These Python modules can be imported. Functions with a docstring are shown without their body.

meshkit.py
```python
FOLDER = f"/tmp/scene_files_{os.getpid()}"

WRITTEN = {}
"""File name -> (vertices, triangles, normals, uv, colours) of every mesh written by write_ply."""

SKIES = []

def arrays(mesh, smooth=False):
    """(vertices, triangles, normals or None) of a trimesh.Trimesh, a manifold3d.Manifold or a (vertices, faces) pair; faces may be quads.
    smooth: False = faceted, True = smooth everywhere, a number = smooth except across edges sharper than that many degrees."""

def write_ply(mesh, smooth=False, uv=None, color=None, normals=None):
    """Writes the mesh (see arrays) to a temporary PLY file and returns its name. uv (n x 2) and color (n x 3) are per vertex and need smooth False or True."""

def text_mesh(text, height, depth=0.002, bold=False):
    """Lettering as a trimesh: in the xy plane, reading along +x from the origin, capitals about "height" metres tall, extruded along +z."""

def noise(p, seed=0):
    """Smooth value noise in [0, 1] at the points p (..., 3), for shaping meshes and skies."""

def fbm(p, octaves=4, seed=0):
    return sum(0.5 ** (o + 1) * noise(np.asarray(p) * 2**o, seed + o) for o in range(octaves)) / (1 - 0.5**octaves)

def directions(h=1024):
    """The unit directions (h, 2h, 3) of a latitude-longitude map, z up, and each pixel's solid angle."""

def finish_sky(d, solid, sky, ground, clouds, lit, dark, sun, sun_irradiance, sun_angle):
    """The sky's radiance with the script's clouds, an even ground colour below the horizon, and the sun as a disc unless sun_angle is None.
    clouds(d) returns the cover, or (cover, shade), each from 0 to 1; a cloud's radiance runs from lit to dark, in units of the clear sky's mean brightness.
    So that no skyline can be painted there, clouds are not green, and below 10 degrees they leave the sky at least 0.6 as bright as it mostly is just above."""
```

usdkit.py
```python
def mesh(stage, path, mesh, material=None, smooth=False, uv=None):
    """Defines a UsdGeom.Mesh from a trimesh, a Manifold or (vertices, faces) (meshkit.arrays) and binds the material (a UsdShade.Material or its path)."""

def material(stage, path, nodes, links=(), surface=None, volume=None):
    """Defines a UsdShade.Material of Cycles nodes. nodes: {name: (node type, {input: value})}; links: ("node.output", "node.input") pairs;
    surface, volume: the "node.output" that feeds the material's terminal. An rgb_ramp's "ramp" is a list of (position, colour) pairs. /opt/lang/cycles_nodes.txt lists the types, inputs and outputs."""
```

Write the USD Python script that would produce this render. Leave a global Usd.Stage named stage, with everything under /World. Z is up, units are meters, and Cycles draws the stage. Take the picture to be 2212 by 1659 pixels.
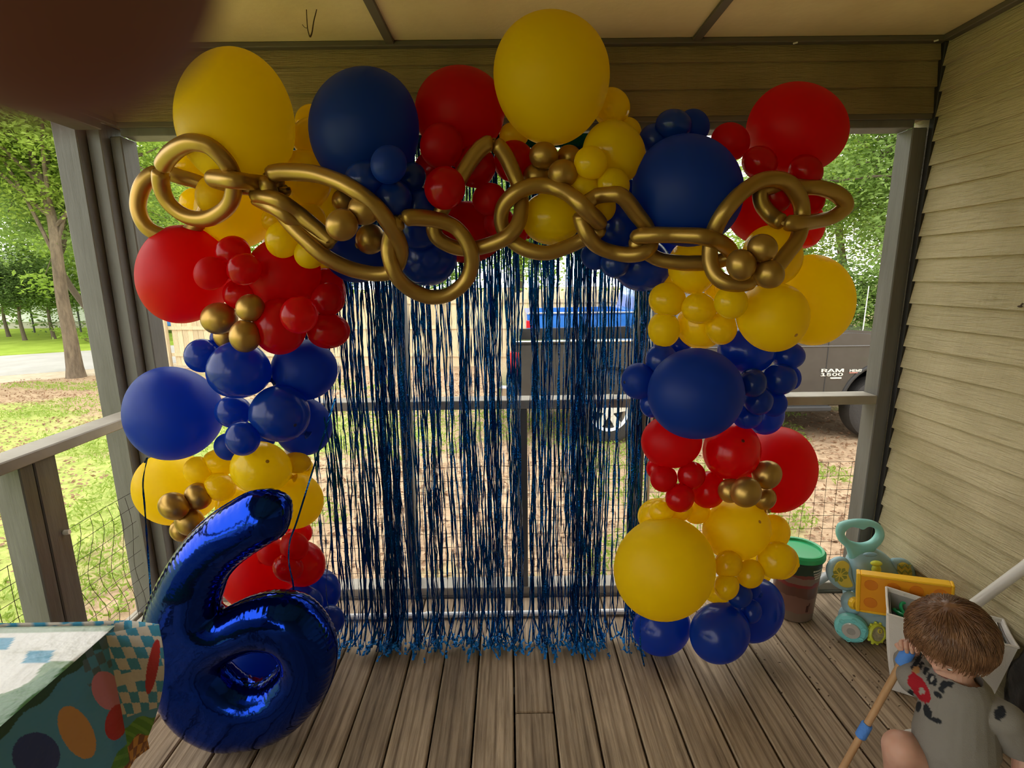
import math, random
import numpy as np
import trimesh, manifold3d, shapely
from shapely.geometry import Polygon, Point, LineString, MultiPoint
from shapely.ops import unary_union
from scipy.spatial import Delaunay
import meshkit, usdkit
from pxr import Usd, UsdGeom, UsdLux, UsdShade, Gf, Sdf, Vt

stage = Usd.Stage.CreateInMemory()
UsdGeom.SetStageUpAxis(stage, 'Z')
UsdGeom.SetStageMetersPerUnit(stage, 1.0)
UsdGeom.Xform.Define(stage, '/World')
UsdGeom.Scope.Define(stage, '/World/Looks')
PI = math.pi

# ------------------------------------------------------------------ camera, sky, exposure
FPX, W, H = 1118.0, 2212.0, 1659.0
EYE = np.array([0.0, 0.0, 1.53])
tilt, roll, yaw = math.radians(11.6), math.radians(0.69), math.radians(0.25)
FWD = np.array([math.sin(yaw) * math.cos(tilt), math.cos(yaw) * math.cos(tilt), -math.sin(tilt)])
r0 = np.array([math.cos(yaw), -math.sin(yaw), 0.0])
u0 = np.cross(r0, FWD)
RIGHT = r0 * math.cos(roll) - u0 * math.sin(roll)
UP = u0 * math.cos(roll) + r0 * math.sin(roll)
cam = UsdGeom.Camera.Define(stage, '/World/camera')
m = np.eye(4)
m[0, :3], m[1, :3], m[2, :3], m[3, :3] = RIGHT, UP, -FWD, EYE
cam.AddTransformOp().Set(Gf.Matrix4d(*m.ravel().tolist()))
cam.CreateHorizontalApertureAttr(36.0)
cam.CreateVerticalApertureAttr(36.0 * H / W)
cam.CreateFocalLengthAttr(36.0 * FPX / W)
cam.CreateFStopAttr(11.0)
cam.CreateFocusDistanceAttr(2.0)
cam.CreateClippingRangeAttr(Gf.Vec2f(0.004, 500.0))
cam.CreateExposureAttr(0.2)

dome = UsdLux.DomeLight.Define(stage, '/World/sky')
dome.CreateIntensityAttr(0.95)
dome.CreateColorAttr(Gf.Vec3f(1.0, 0.98, 0.94))

sun = UsdLux.DistantLight.Define(stage, '/World/sun')       # hazy sun, high over the left back corner; the porch roof keeps it off the deck
sun.CreateIntensityAttr(1.6)
sun.CreateAngleAttr(12.0)
sun.CreateColorAttr(Gf.Vec3f(1.0, 0.93, 0.80))
sun.AddRotateXYZOp().Set(Gf.Vec3f(-14.0, -14.0, 0.0))


def at(x, y, Y=None, Z=None, X=None):
    """A pixel of the 2212 x 1659 photograph as a point on a plane of the room."""
    d = FWD + RIGHT * (x - W / 2) / FPX - UP * (y - H / 2) / FPX
    if Y is not None: s = (Y - EYE[1]) / d[1]
    elif Z is not None: s = (Z - EYE[2]) / d[2]
    else: s = (X - EYE[0]) / d[0]
    return EYE + d * s


def to_px(p):
    q = np.asarray(p, float) - EYE
    z = q @ FWD
    return np.stack([W / 2 + FPX * (q @ RIGHT) / z, H / 2 - FPX * (q @ UP) / z], -1)


# ------------------------------------------------------------------ naming and object helpers
_used = {}


def numbered(parent, name):
    k = (parent, name)
    _used[k] = _used.get(k, -1) + 1
    return name if _used[k] == 0 else '%s_%03d' % (name, _used[k])


def tag(prim, label=None, cat=None, group=None, kind=None):
    for k, v in (('label', label), ('category', cat), ('group', group), ('kind', kind)):
        if v:
            prim.SetCustomDataByKey(k, v)


LOC = {}


def thing(name, label=None, cat=None, loc=(0, 0, 0), group=None, kind=None):
    path = '/World/' + numbered('/World', name)
    x = UsdGeom.Xform.Define(stage, path)
    x.AddTranslateOp().Set(Gf.Vec3d(*map(float, loc)))
    LOC[path] = np.array(loc, float)
    tag(x.GetPrim(), label, cat, group, kind)
    return path


def shifted(mesh, loc):
    v, f = tri(mesh)
    return trimesh.Trimesh(v - loc, f, process=False)


def tri(mesh):
    if hasattr(mesh, 'to_mesh'):
        q = mesh.to_mesh()
        return np.array(q.vert_properties[:, :3], float), np.array(q.tri_verts, int)
    if isinstance(mesh, (tuple, list)):
        v, f = np.asarray(mesh[0], float), np.asarray(mesh[1], int)
        if f.shape[1] == 4:
            f = np.vstack([f[:, [0, 1, 2]], f[:, [0, 2, 3]]])
        return v, f
    return np.array(mesh.vertices, float), np.array(mesh.faces, int)


def part(parent, name, mesh, mat, smooth=30, label=None, kind=None, color=None):
    """One mesh, in world coordinates, as a part of a thing (or of one of its parts: then parent is the part's path)."""
    root = '/'.join(parent.split('/')[:3])
    path = parent + '/' + numbered(parent, name)
    s = shifted(mesh, LOC.get(root, np.zeros(3)))
    if color is not None and smooth not in (True, False):
        smooth = True
    g = usdkit.mesh(stage, path, s, mat, smooth=smooth)
    if color is not None:
        UsdGeom.PrimvarsAPI(g).CreatePrimvar('tint', Sdf.ValueTypeNames.Color3fArray, 'vertex').Set(Vt.Vec3fArray.FromNumpy(np.asarray(color, np.float32)))
    tag(g.GetPrim(), label, None, None, kind)
    return path


def single(name, mesh, mat, label=None, cat=None, group=None, kind=None, smooth=30):
    path = '/World/' + numbered('/World', name)
    g = usdkit.mesh(stage, path, mesh, mat, smooth=smooth)
    tag(g.GetPrim(), label, cat, group, kind)
    return path


def join(ms):
    vs, fs, n = [], [], 0
    for q in ms:
        v, f = tri(q)
        vs.append(v); fs.append(f + n); n += len(v)
    return trimesh.Trimesh(np.vstack(vs), np.vstack(fs), process=False)


def box(x0, x1, y0, y1, z0, z1, b=0.003):
    """A box with chamfered edges, 24 corners."""
    b = min(b, (x1 - x0) / 3, (y1 - y0) / 3, (z1 - z0) / 3)
    lo, hi = np.array([x0, y0, z0]), np.array([x1, y1, z1])
    pts = []
    for s in np.ndindex(2, 2, 2):
        c = np.where(s, hi, lo); d = np.where(s, -b, b)
        for k in range(3):
            q = c + d; q[k] = c[k]; pts.append(q)
    return trimesh.convex.convex_hull(np.array(pts))


def frames(P, closed=False):
    P = np.asarray(P, float)
    T = (np.roll(P, -1, 0) - np.roll(P, 1, 0)) if closed else np.gradient(P, axis=0)
    T /= np.linalg.norm(T, axis=1, keepdims=True) + 1e-12
    a = np.array([0, 0, 1.0]) if abs(T[0, 2]) < 0.8 else np.array([1.0, 0, 0])
    n = np.cross(T[0], a); n /= np.linalg.norm(n)
    N = [n]
    for i in range(1, len(P)):
        n = N[-1] - T[i] * (N[-1] @ T[i]); n /= np.linalg.norm(n) + 1e-12
        N.append(n)
    N = np.array(N)
    return T, N, np.cross(T, N)


def tube(P, r, sides=10, closed=False, caps=True):
    P = np.asarray(P, float)
    r = np.broadcast_to(np.asarray(r, float), (len(P),))
    T, N, B = frames(P, closed)
    a = np.arange(sides) * 2 * PI / sides
    v = P[:, None] + r[:, None, None] * (np.cos(a)[None, :, None] * N[:, None] + np.sin(a)[None, :, None] * B[:, None])
    n = len(P)
    i, j = np.meshgrid(np.arange(n if closed else n - 1), np.arange(sides), indexing='ij')
    i2, j2 = (i + 1) % n, (j + 1) % sides
    if closed:  # join the end ring to the start without a twist
        off = int(round(math.atan2(N[0] @ B[-1], N[0] @ N[-1]) / (2 * PI / sides)))
        sh = np.where(i == n - 1, off, 0)
        a_, b_ = i * sides + (j + sh) % sides, i * sides + (j2 + sh) % sides
    else:
        a_, b_ = i * sides + j, i * sides + j2
    q = np.stack([a_, b_, i2 * sides + j2, i2 * sides + j], -1).reshape(-1, 4)
    v = v.reshape(-1, 3)
    f = np.vstack([q[:, [0, 1, 2]], q[:, [0, 2, 3]]])
    if caps and not closed:
        c = len(v)
        v = np.vstack([v, P[:1], P[-1:]])
        k = np.arange(sides)
        f = np.vstack([f, np.stack([np.full(sides, c), (k + 1) % sides, k], 1), np.stack([np.full(sides, c + 1), (n - 1) * sides + k, (n - 1) * sides + (k + 1) % sides], 1)])
    return trimesh.Trimesh(v, f, process=False)


def spline(P, n, closed=False):
    P = np.asarray(P, float)
    k = len(P)
    t = np.linspace(0, k if closed else k - 1, n, endpoint=not closed)
    i = np.minimum(t.astype(int), k - 1 if closed else k - 2)
    u = (t - i)[:, None]
    g = (lambda j: P[j % k]) if closed else (lambda j: P[np.clip(j, 0, k - 1)])
    p0, p1, p2, p3 = g(i - 1), g(i), g(i + 1), g(i + 2)
    return .5 * ((2 * p1) + (-p0 + p2) * u + (2 * p0 - 5 * p1 + 4 * p2 - p3) * u ** 2 + (-p0 + 3 * p1 - 3 * p2 + p3) * u ** 3)


def lathe(profile, sides=32, center=(0, 0, 0), axis=(0, 0, 1)):
    g = trimesh.creation.revolve(np.asarray(profile, float), sections=sides)
    g.apply_transform(trimesh.geometry.align_vectors([0, 0, 1], axis))
    g.apply_translation(center)
    return g


def ellipsoid(c, r, sub=3):
    g = trimesh.creation.icosphere(sub)
    g.apply_scale(np.broadcast_to(r, 3)); g.apply_translation(c)
    return g


def puff(poly, T, rb, ds=0.01, rings=6, wrinkle=None, back=1.0):
    """A flat outline blown up to a cushion: local x, z in the plane, y the thickness (+-T), edge roundness rb. Returns vertices (n,3), faces, arc position and edge distance."""
    pts, bnd = [], poly.boundary
    def ring(g):
        gs = [g] if g.geom_type == 'Polygon' else list(getattr(g, 'geoms', []))
        for q in gs:
            for r_ in [q.exterior, *q.interiors]:
                n = max(8, int(r_.length / ds))
                for k in range(n):
                    p = r_.interpolate(k / n, normalized=True); pts.append((p.x, p.y))
    ring(poly)
    nb = len(pts)
    for k in range(1, rings):
        ring(poly.buffer(-rb * (1 - math.cos(PI / 2 * k / (rings - 1))) * 0.985))
    x0, y0, x1, y1 = poly.bounds
    inner = poly.buffer(-rb)
    g = ds * 1.6
    X, Y = np.meshgrid(np.arange(x0, x1, g), np.arange(y0, y1, g))
    if not inner.is_empty:
        ok = shapely.contains_xy(inner.buffer(-ds * .6), X.ravel(), Y.ravel())
        pts += list(map(tuple, np.stack([X.ravel()[ok], Y.ravel()[ok]], 1)))
    P = np.array(pts)
    P[nb:] += 1e-5 * np.sin(np.arange(len(P) - nb)[:, None] * [1.7, 2.3])
    tr = Delaunay(P).simplices
    cen = P[tr].mean(1)
    a, b_, c = P[tr[:, 0]], P[tr[:, 1]], P[tr[:, 2]]
    area = (b_[:, 0] - a[:, 0]) * (c[:, 1] - a[:, 1]) - (b_[:, 1] - a[:, 1]) * (c[:, 0] - a[:, 0])
    tr = np.where((area < 0)[:, None], tr[:, ::-1], tr)
    tr = tr[shapely.contains_xy(poly.buffer(1e-6), cen[:, 0], cen[:, 1]) & (np.abs(area) > 1e-9)]
    gp = shapely.points(P)
    d = shapely.distance(gp, bnd)
    d[:nb] = 0
    s = shapely.line_locate_point(bnd if bnd.geom_type == 'LineString' else max(bnd.geoms, key=lambda q: q.length), gp)
    e = 1 - np.clip(d / rb, 0, 1)
    h = T * np.sqrt(np.maximum(1 - e * e, 0))
    if wrinkle is not None:
        h = np.maximum(h + wrinkle(P, d, s) * (d > 1e-9), 0)
    n = len(P)
    v = np.vstack([np.stack([P[:, 0], -h, P[:, 1]], 1), np.stack([P[:, 0], h * back, P[:, 1]], 1)])
    remap = np.arange(2 * n); remap[n:n + nb] = np.arange(nb)
    f = np.vstack([tr, remap[tr[:, ::-1] + n]])
    return trimesh.Trimesh(v, f, process=False), P, d, s


def rigid(mesh, origin, ex, ey, ez):
    v, f = tri(mesh)
    return trimesh.Trimesh(np.asarray(origin) + v[:, :1] * np.asarray(ex) + v[:, 1:2] * np.asarray(ey) + v[:, 2:3] * np.asarray(ez), f, process=False)


def unit(v):
    v = np.asarray(v, float)
    return v / np.linalg.norm(v)


# ------------------------------------------------------------------ materials
def lin(r, g, b):
    c = np.array([r, g, b]) / 255.0
    return tuple(np.where(c < 0.04045, c / 12.92, ((c + 0.055) / 1.055) ** 2.4))


def plain(name, col, rough=0.5, metal=0.0, bump=None, spec=0.5, vary=None, coat=0.0):
    """Principled paint or plastic; vary = (scale, second colour, stretch) mottles it; bump = (scale, distance, stretch)."""
    nodes = {'p': ('principled_bsdf', {'base_color': col, 'roughness': rough, 'metallic': metal, 'specular_ior_level': spec, 'coat_weight': coat})}
    links = []
    if vary or bump:
        nodes['tc'] = ('texture_coordinate', {})
    if vary:
        sc, c2, st = vary
        nodes['mp'] = ('mapping', {'scale': st}); nodes['n'] = ('noise_texture', {'scale': sc, 'detail': 5.0, 'roughness': 0.6})
        nodes['r'] = ('rgb_ramp', {'ramp': [(0.35, col), (0.65, c2)]})
        links += [('tc.object', 'mp.vector'), ('mp.vector', 'n.vector'), ('n.fac', 'r.fac'), ('r.color', 'p.base_color')]
    if bump:
        sc, dist, st = bump
        nodes['mb'] = ('mapping', {'scale': st}); nodes['nb'] = ('noise_texture', {'scale': sc, 'detail': 4.0, 'roughness': 0.6})
        nodes['b'] = ('bump', {'distance': dist, 'strength': 1.0})
        links += [('tc.object', 'mb.vector'), ('mb.vector', 'nb.vector'), ('nb.fac', 'b.height'), ('b.normal', 'p.normal')]
    return usdkit.material(stage, '/World/Looks/' + name, nodes, links, surface='p.BSDF')


def wood(name, c1, c2, c3, along='y', rough=0.75, dark=0.5):
    """Weathered boards: long grain, rings and stains, each board with its own shift."""
    st = {'y': (22.0, 1.1, 22.0), 'x': (1.1, 22.0, 22.0), 'z': (22.0, 22.0, 1.1)}[along]
    st2 = tuple(3.0 if s < 2 else 9.0 for s in st)
    nodes = {
        'tc': ('texture_coordinate', {}), 'oi': ('object_info', {}),
        'k': ('math', {'math_type': 'multiply', 'value2': 37.0}), 'cx': ('combine_xyz', {}),
        'ad': ('vector_math', {'math_type': 'add'}),
        'm1': ('mapping', {'scale': st}), 'm2': ('mapping', {'scale': tuple(s * .32 for s in st)}), 'm3': ('mapping', {'scale': st2}),
        'g': ('noise_texture', {'scale': 3.0, 'detail': 6.0, 'roughness': 0.65, 'distortion': 0.4}),
        'w': ('wave_texture', {'wave_type': 'bands', 'bands_direction': {'y': 'x', 'x': 'z', 'z': 'x'}[along], 'scale': 1.3, 'distortion': 7.0, 'detail': 2.0, 'detail_scale': 0.6}),
        's': ('noise_texture', {'scale': 0.8, 'detail': 4.0, 'roughness': 0.6}),
        'r1': ('rgb_ramp', {'ramp': [(0.28, c2), (0.62, c1)]}),
        'r2': ('rgb_ramp', {'ramp': [(0.0, (0.55, 0.5, 0.45)), (0.25, (1, 1, 1)), (1.0, (1, 1, 1))]}),
        'r3': ('rgb_ramp', {'ramp': [(0.3, c3), (0.55, (1, 1, 1))]}),
        'x1': ('mix', {'mix_type': 'multiply', 'fac': 0.75}), 'x2': ('mix', {'mix_type': 'multiply', 'fac': dark}),
        'rv': ('map_range', {'from_min': 0.0, 'from_max': 1.0, 'to_min': 0.82, 'to_max': 1.15}),
        'hv': ('hsv', {}),
        'b': ('bump', {'distance': 0.003, 'strength': 0.8}),
        'p': ('principled_bsdf', {'roughness': rough, 'specular_ior_level': 0.3}),
    }
    links = [('oi.random', 'k.value1'), ('k.value', 'cx.x'), ('k.value', 'cx.y'), ('k.value', 'cx.z'), ('tc.object', 'ad.vector1'), ('cx.vector', 'ad.vector2'),
             ('ad.vector', 'm1.vector'), ('ad.vector', 'm2.vector'), ('ad.vector', 'm3.vector'), ('m1.vector', 'g.vector'), ('m2.vector', 'w.vector'), ('m3.vector', 's.vector'),
             ('g.fac', 'r1.fac'), ('w.fac', 'r2.fac'), ('s.fac', 'r3.fac'), ('r1.color', 'x1.color1'), ('r2.color', 'x1.color2'), ('x1.color', 'x2.color1'), ('r3.color', 'x2.color2'),
             ('oi.random', 'rv.value'), ('rv.result', 'hv.value'), ('x2.color', 'hv.color'), ('hv.color', 'p.base_color'), ('g.fac', 'b.height'), ('b.normal', 'p.normal')]
    return usdkit.material(stage, '/World/Looks/' + name, nodes, links, surface='p.BSDF')


def siding(name, c1, c2, along):
    """Painted rough-sawn lap boards: fine saw marks across, wavy grain along, a few dark flecks."""
    st = {'y': (1.0, 5.0, 60.0), 'x': (5.0, 1.0, 60.0)}[along]
    st2 = {'y': (1.0, 70.0, 3.5), 'x': (70.0, 1.0, 3.5)}[along]
    nodes = {
        'tc': ('texture_coordinate', {}), 'm1': ('mapping', {'scale': st}), 'm2': ('mapping', {'scale': st2}),
        'g': ('noise_texture', {'scale': 1.6, 'detail': 4.0, 'distortion': 1.4}), 's': ('noise_texture', {'scale': 1.0, 'detail': 2.0}),
        'l': ('noise_texture', {'scale': 3.0, 'detail': 3.0}), 'ml': ('math', {'math_type': 'multiply', 'value2': 0.30}), 'ad': ('math', {'math_type': 'add'}),
        'r': ('rgb_ramp', {'ramp': [(0.3, c2), (0.6, c1)]}), 'b': ('bump', {'distance': 0.007, 'strength': 1.0}),
        'p': ('principled_bsdf', {'roughness': 0.6, 'specular_ior_level': 0.35})}
    links = [('tc.object', 'm1.vector'), ('tc.object', 'm2.vector'), ('m1.vector', 'g.vector'), ('m2.vector', 's.vector'), ('tc.object', 'l.vector'), ('s.fac', 'ml.value1'), ('g.fac', 'ad.value1'), ('ml.value', 'ad.value2'),
             ('l.fac', 'r.fac'), ('r.color', 'p.base_color'), ('ad.value', 'b.height'), ('b.normal', 'p.normal')]
    return usdkit.material(stage, '/World/Looks/' + name, nodes, links, surface='p.BSDF')


def latex(name, col, through, rough, w=0.58, spec=0.5):
    nodes = {'p': ('principled_bsdf', {'base_color': col, 'roughness': rough, 'specular_ior_level': spec}), 't': ('translucent_bsdf', {'color': through}), 'x': ('mix_closure', {'fac': w})}
    return usdkit.material(stage, '/World/Looks/' + name, nodes, [('p.BSDF', 'x.closure1'), ('t.BSDF', 'x.closure2')], surface='x.closure')


def foliage(name, cols, w=0.45):
    nodes = {'g': ('geometry', {}), 'r': ('rgb_ramp', {'ramp': cols}), 'p': ('principled_bsdf', {'roughness': 0.5, 'specular_ior_level': 0.3}), 't': ('translucent_bsdf', {}), 'x': ('mix_closure', {'fac': w})}
    return usdkit.material(stage, '/World/Looks/' + name, nodes, [('g.random_per_island', 'r.fac'), ('r.color', 'p.base_color'), ('r.color', 't.color'), ('p.BSDF', 'x.closure1'), ('t.BSDF', 'x.closure2')], surface='x.closure')


def tinted(name, rough=0.5, bump=None, spec=0.5, w=0.0):
    """Printed cloth or plastic: the colour is read from the mesh's own print."""
    nodes = {'a': ('attribute', {'attribute': 'tint'}), 'p': ('principled_bsdf', {'roughness': rough, 'specular_ior_level': spec})}
    links = [('a.color', 'p.base_color')]
    if bump:
        nodes['tc'] = ('texture_coordinate', {}); nodes['n'] = ('noise_texture', {'scale': bump[0], 'detail': 3.0}); nodes['b'] = ('bump', {'distance': bump[1]})
        links += [('tc.object', 'n.vector'), ('n.fac', 'b.height'), ('b.normal', 'p.normal')]
    return usdkit.material(stage, '/World/Looks/' + name, nodes, links, surface='p.BSDF')


M_DECK = wood('deck_wood', (0.43, 0.325, 0.215), (0.17, 0.12, 0.075), (0.45, 0.42, 0.40), 'y')
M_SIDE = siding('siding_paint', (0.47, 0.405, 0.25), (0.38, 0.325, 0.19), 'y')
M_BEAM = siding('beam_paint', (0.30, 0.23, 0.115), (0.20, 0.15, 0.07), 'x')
M_CEIL = plain('ceiling_panel_paint', (0.78, 0.64, 0.37), 0.7, vary=(2.2, (0.66, 0.52, 0.28), (1, 1, 1)), bump=(40, 0.001, (1, 1, 1)))
M_BATTEN = plain('batten_paint', (0.12, 0.10, 0.075), 0.6)
M_GREY = plain('grey_post_paint', (0.145, 0.142, 0.135), 0.5, vary=(3.0, (0.10, 0.096, 0.086), (3, 3, .6)), bump=(14, 0.002, (3, 3, .3)))
M_RAIL = plain('rail_paint', (0.40, 0.37, 0.31), 0.6, vary=(4.0, (0.28, 0.25, 0.20), (1, 1, 1)))
M_BLACKTRIM = plain('black_trim', (0.018, 0.017, 0.016), 0.6)

WALLX0 = -0.9  # edge of the added rear wall, sets how much front light enters
# ------------------------------------------------------------------ the porch: deck, ceiling, walls
ZC, YB, XR, XL, YF = 2.445, 2.29, 1.757, -1.68, -2.0
rng = np.random.default_rng(4)

flo = thing('floor', kind='structure')
x = 0.0015 - 0.1425 * 12
joint = float(at(1160, 1538, Z=0)[1])
k = -12
while x < XR - 0.02:
    xa, xb = x + 0.0035, min(x + 0.1425 - 0.0035, XR + 0.01)
    dz = float(rng.uniform(-0.0015, 0.0))
    cuts = [YF, 2.27]
    if k == 0: cuts = [YF, joint, 2.27]
    elif k in (-9, 5): cuts = [YF, 0.2, 2.27]
    for a, b_ in zip(cuts[:-1], cuts[1:]):
        part(flo, 'plank', box(xa, xb, a + 0.002, b_ - 0.002, -0.03, dz, 0.004), M_DECK, smooth=False)
    x += 0.1425; k += 1
part(flo, 'joist', join([box(-1.75, 1.76, y, y + 0.04, -0.16, -0.031) for y in (-1.9, -1.3, -0.7, -0.1, 0.5, 1.1, 1.7, 2.2)]), M_BATTEN)

cei = thing('ceiling', kind='structure')
xs = [-1.80, -0.4515, 0.7495, XR + 0.05]
for i in range(3):
    for ya, yb in ((YF, -0.16), (-0.15, 2.42)):
        part(cei, 'panel', box(xs[i] + 0.002, xs[i + 1] - 0.002, ya, yb, ZC, ZC + 0.02, 0.002), M_CEIL, smooth=False)
for xx in xs[1:3]:
    part(cei, 'batten', box(xx - 0.017, xx + 0.017, YF, 2.285, ZC - 0.014, ZC, 0.002), M_BATTEN)
part(cei, 'batten', box(-1.62, 1.74, 2.253, 2.289, ZC - 0.020, ZC, 0.003), M_BATTEN)
part(cei, 'batten', box(1.72, 1.757, YF, 2.253, ZC - 0.022, ZC, 0.003), M_BATTEN)
part(cei, 'batten', box(-1.60, -1.56, YF, 2.253, ZC - 0.022, ZC, 0.003), M_BATTEN)
part(cei, 'batten', box(-1.6, 1.72, -0.17, -0.14, ZC - 0.014, ZC, 0.002), M_BATTEN)
# the roof over the porch
part(cei, 'roof_deck', box(-2.1, 4.6, -6.2, 2.75, ZC + 0.06, ZC + 0.12), M_BATTEN)


def lap(axis, a0, a1, face, z0, z1, out, t=0.017):
    """One lap siding board: thin at its top, its lower edge standing out by t. axis 'x': runs along x, its face towards -y * out."""
    e = 0.0015
    prof = [(0.0, z0), (-t, z0), (-t, z0 + 0.002), (-0.003, z1 + 0.008), (0.0, z1 + 0.008)]
    v = []
    for a in (a0, a1):
        for d, z in prof:
            v.append((a, face + out * d, z) if axis == 'x' else (face + out * d, a, z))
    return trimesh.convex.convex_hull(np.array(v))


wr = thing('wall_right', kind='structure')
z = ZC - 0.004
edges = [ZC]
zz = 1.962
while zz < ZC: zz += 0.0935
zs = []
while zz > -0.1: zs.append(zz); zz -= 0.0935
for hi_, lo_ in zip(zs[:-1], zs[1:]):
    part(wr, 'siding_board', lap('y', YF, 2.262, XR, max(lo_, 0.002), min(hi_, ZC - 0.009), 1), M_SIDE, smooth=False)
part(wr, 'corner_trim', box(1.738, 1.757, 2.262, 2.289, 0.0, ZC - 0.02, 0.002), M_BLACKTRIM)
part(wr, 'backing', box(XR + 0.001, XR + 0.14, YF, 2.40, -0.55, ZC), M_SIDE)

wb = thing('wall_back', kind='structure')
for a, b_ in ((2.363, 2.435), (2.265, 2.363), (2.166, 2.265)):
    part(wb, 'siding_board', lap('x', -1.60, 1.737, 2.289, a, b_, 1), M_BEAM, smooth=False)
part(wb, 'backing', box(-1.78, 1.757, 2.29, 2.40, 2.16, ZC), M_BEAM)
part(wb, 'batten', box(-1.58, 1.74, 2.277, 2.295, 2.146, 2.167, 0.002), M_BATTEN)
part(wb, 'header_board', box(-1.58, 1.68, 2.290, 2.385, 2.117, 2.159, 0.003), M_GREY)
part(wb, 'corner_post', box(-1.785, -1.69, 2.20, 2.385, -0.03, 2.16, 0.004), M_GREY)
part(wb, 'corner_post', box(-1.687, -1.63, 2.245, 2.385, 0.0, 2.16, 0.004), M_GREY)
part(wb, 'corner_post', box(-1.627, -1.580, 2.29, 2.385, 0.0, 2.117, 0.004), M_GREY)
part(wb, 'post', box(1.676, 1.738, 2.29, 2.385, 0.04, 2.117, 0.004), M_GREY)
part(wb, 'post', box(-0.508, -0.462, 2.293, 2.385, 0.04, 2.117, 0.003), M_GREY)
part(wb, 'post', box(0.572, 0.622, 2.293, 2.385, 0.04, 2.117, 0.003), M_GREY)
part(wb, 'post', box(0.032, 0.078, 2.293, 2.385, 0.04, 0.942, 0.003), M_GREY)
for a, b_ in ((-1.58, -0.508), (-0.462, 0.572), (0.622, 1.676)):
    part(wb, 'rail', box(a, b_, 2.288, 2.386, 0.943, 0.984, 0.003), M_RAIL)
part(wb, 'sill', box(-1.69, 1.74, 2.288, 2.385, 0.001, 0.042, 0.003), M_RAIL)
part(wb, 'skirt_board', box(-1.78, 1.757, 2.29, 2.33, -0.62, -0.002, 0.003), M_RAIL)  # added skirt, keeps daylight from showing through the deck gaps

wl = thing('wall_left', kind='structure')
part(wl, 'rail', box(-1.685, -1.582, -2.0, 2.20, 0.945, 0.985, 0.004), M_RAIL)
part(wl, 'post', box(-1.690, -1.595, 1.598, 1.650, 0.042, 0.945, 0.004), M_GREY)
part(wl, 'post', box(-1.690, -1.595, 1.653, 1.738, 0.042, 0.945, 0.004), M_GREY)
part(wl, 'post', box(-1.690, -1.595, 0.10, 0.20, 0.042, 2.117, 0.004), M_GREY)
part(wl, 'post', box(-1.690, -1.595, -1.98, -1.88, 0.042, 2.117, 0.004), M_GREY)
part(wl, 'sill', box(-1.69, -1.585, -2.0, 2.243, 0.001, 0.042, 0.003), M_RAIL)
part(wl, 'skirt_board', box(-1.80, -1.76, -2.0, 2.33, -0.62, -0.002, 0.003), M_RAIL)  # added skirts here and below, closing off light under the boards
part(wl, 'skirt_board', box(-1.76, 1.757, -2.02, -1.98, -0.62, -0.035, 0.003), M_RAIL)
part(wl, 'header_board', box(-1.69, -1.585, -2.0, 2.199, 2.117, 2.159, 0.003), M_GREY)
part(wl, 'batten', box(-1.602, -1.578, -2.0, 2.275, 2.150, 2.168, 0.002), M_BATTEN)
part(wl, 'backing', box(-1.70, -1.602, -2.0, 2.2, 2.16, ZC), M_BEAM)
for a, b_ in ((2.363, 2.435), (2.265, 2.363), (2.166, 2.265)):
    part(wl, 'siding_board', lap('y', -2.0, 2.276, -1.60, a, b_, -1), M_BEAM, smooth=False)

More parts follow.
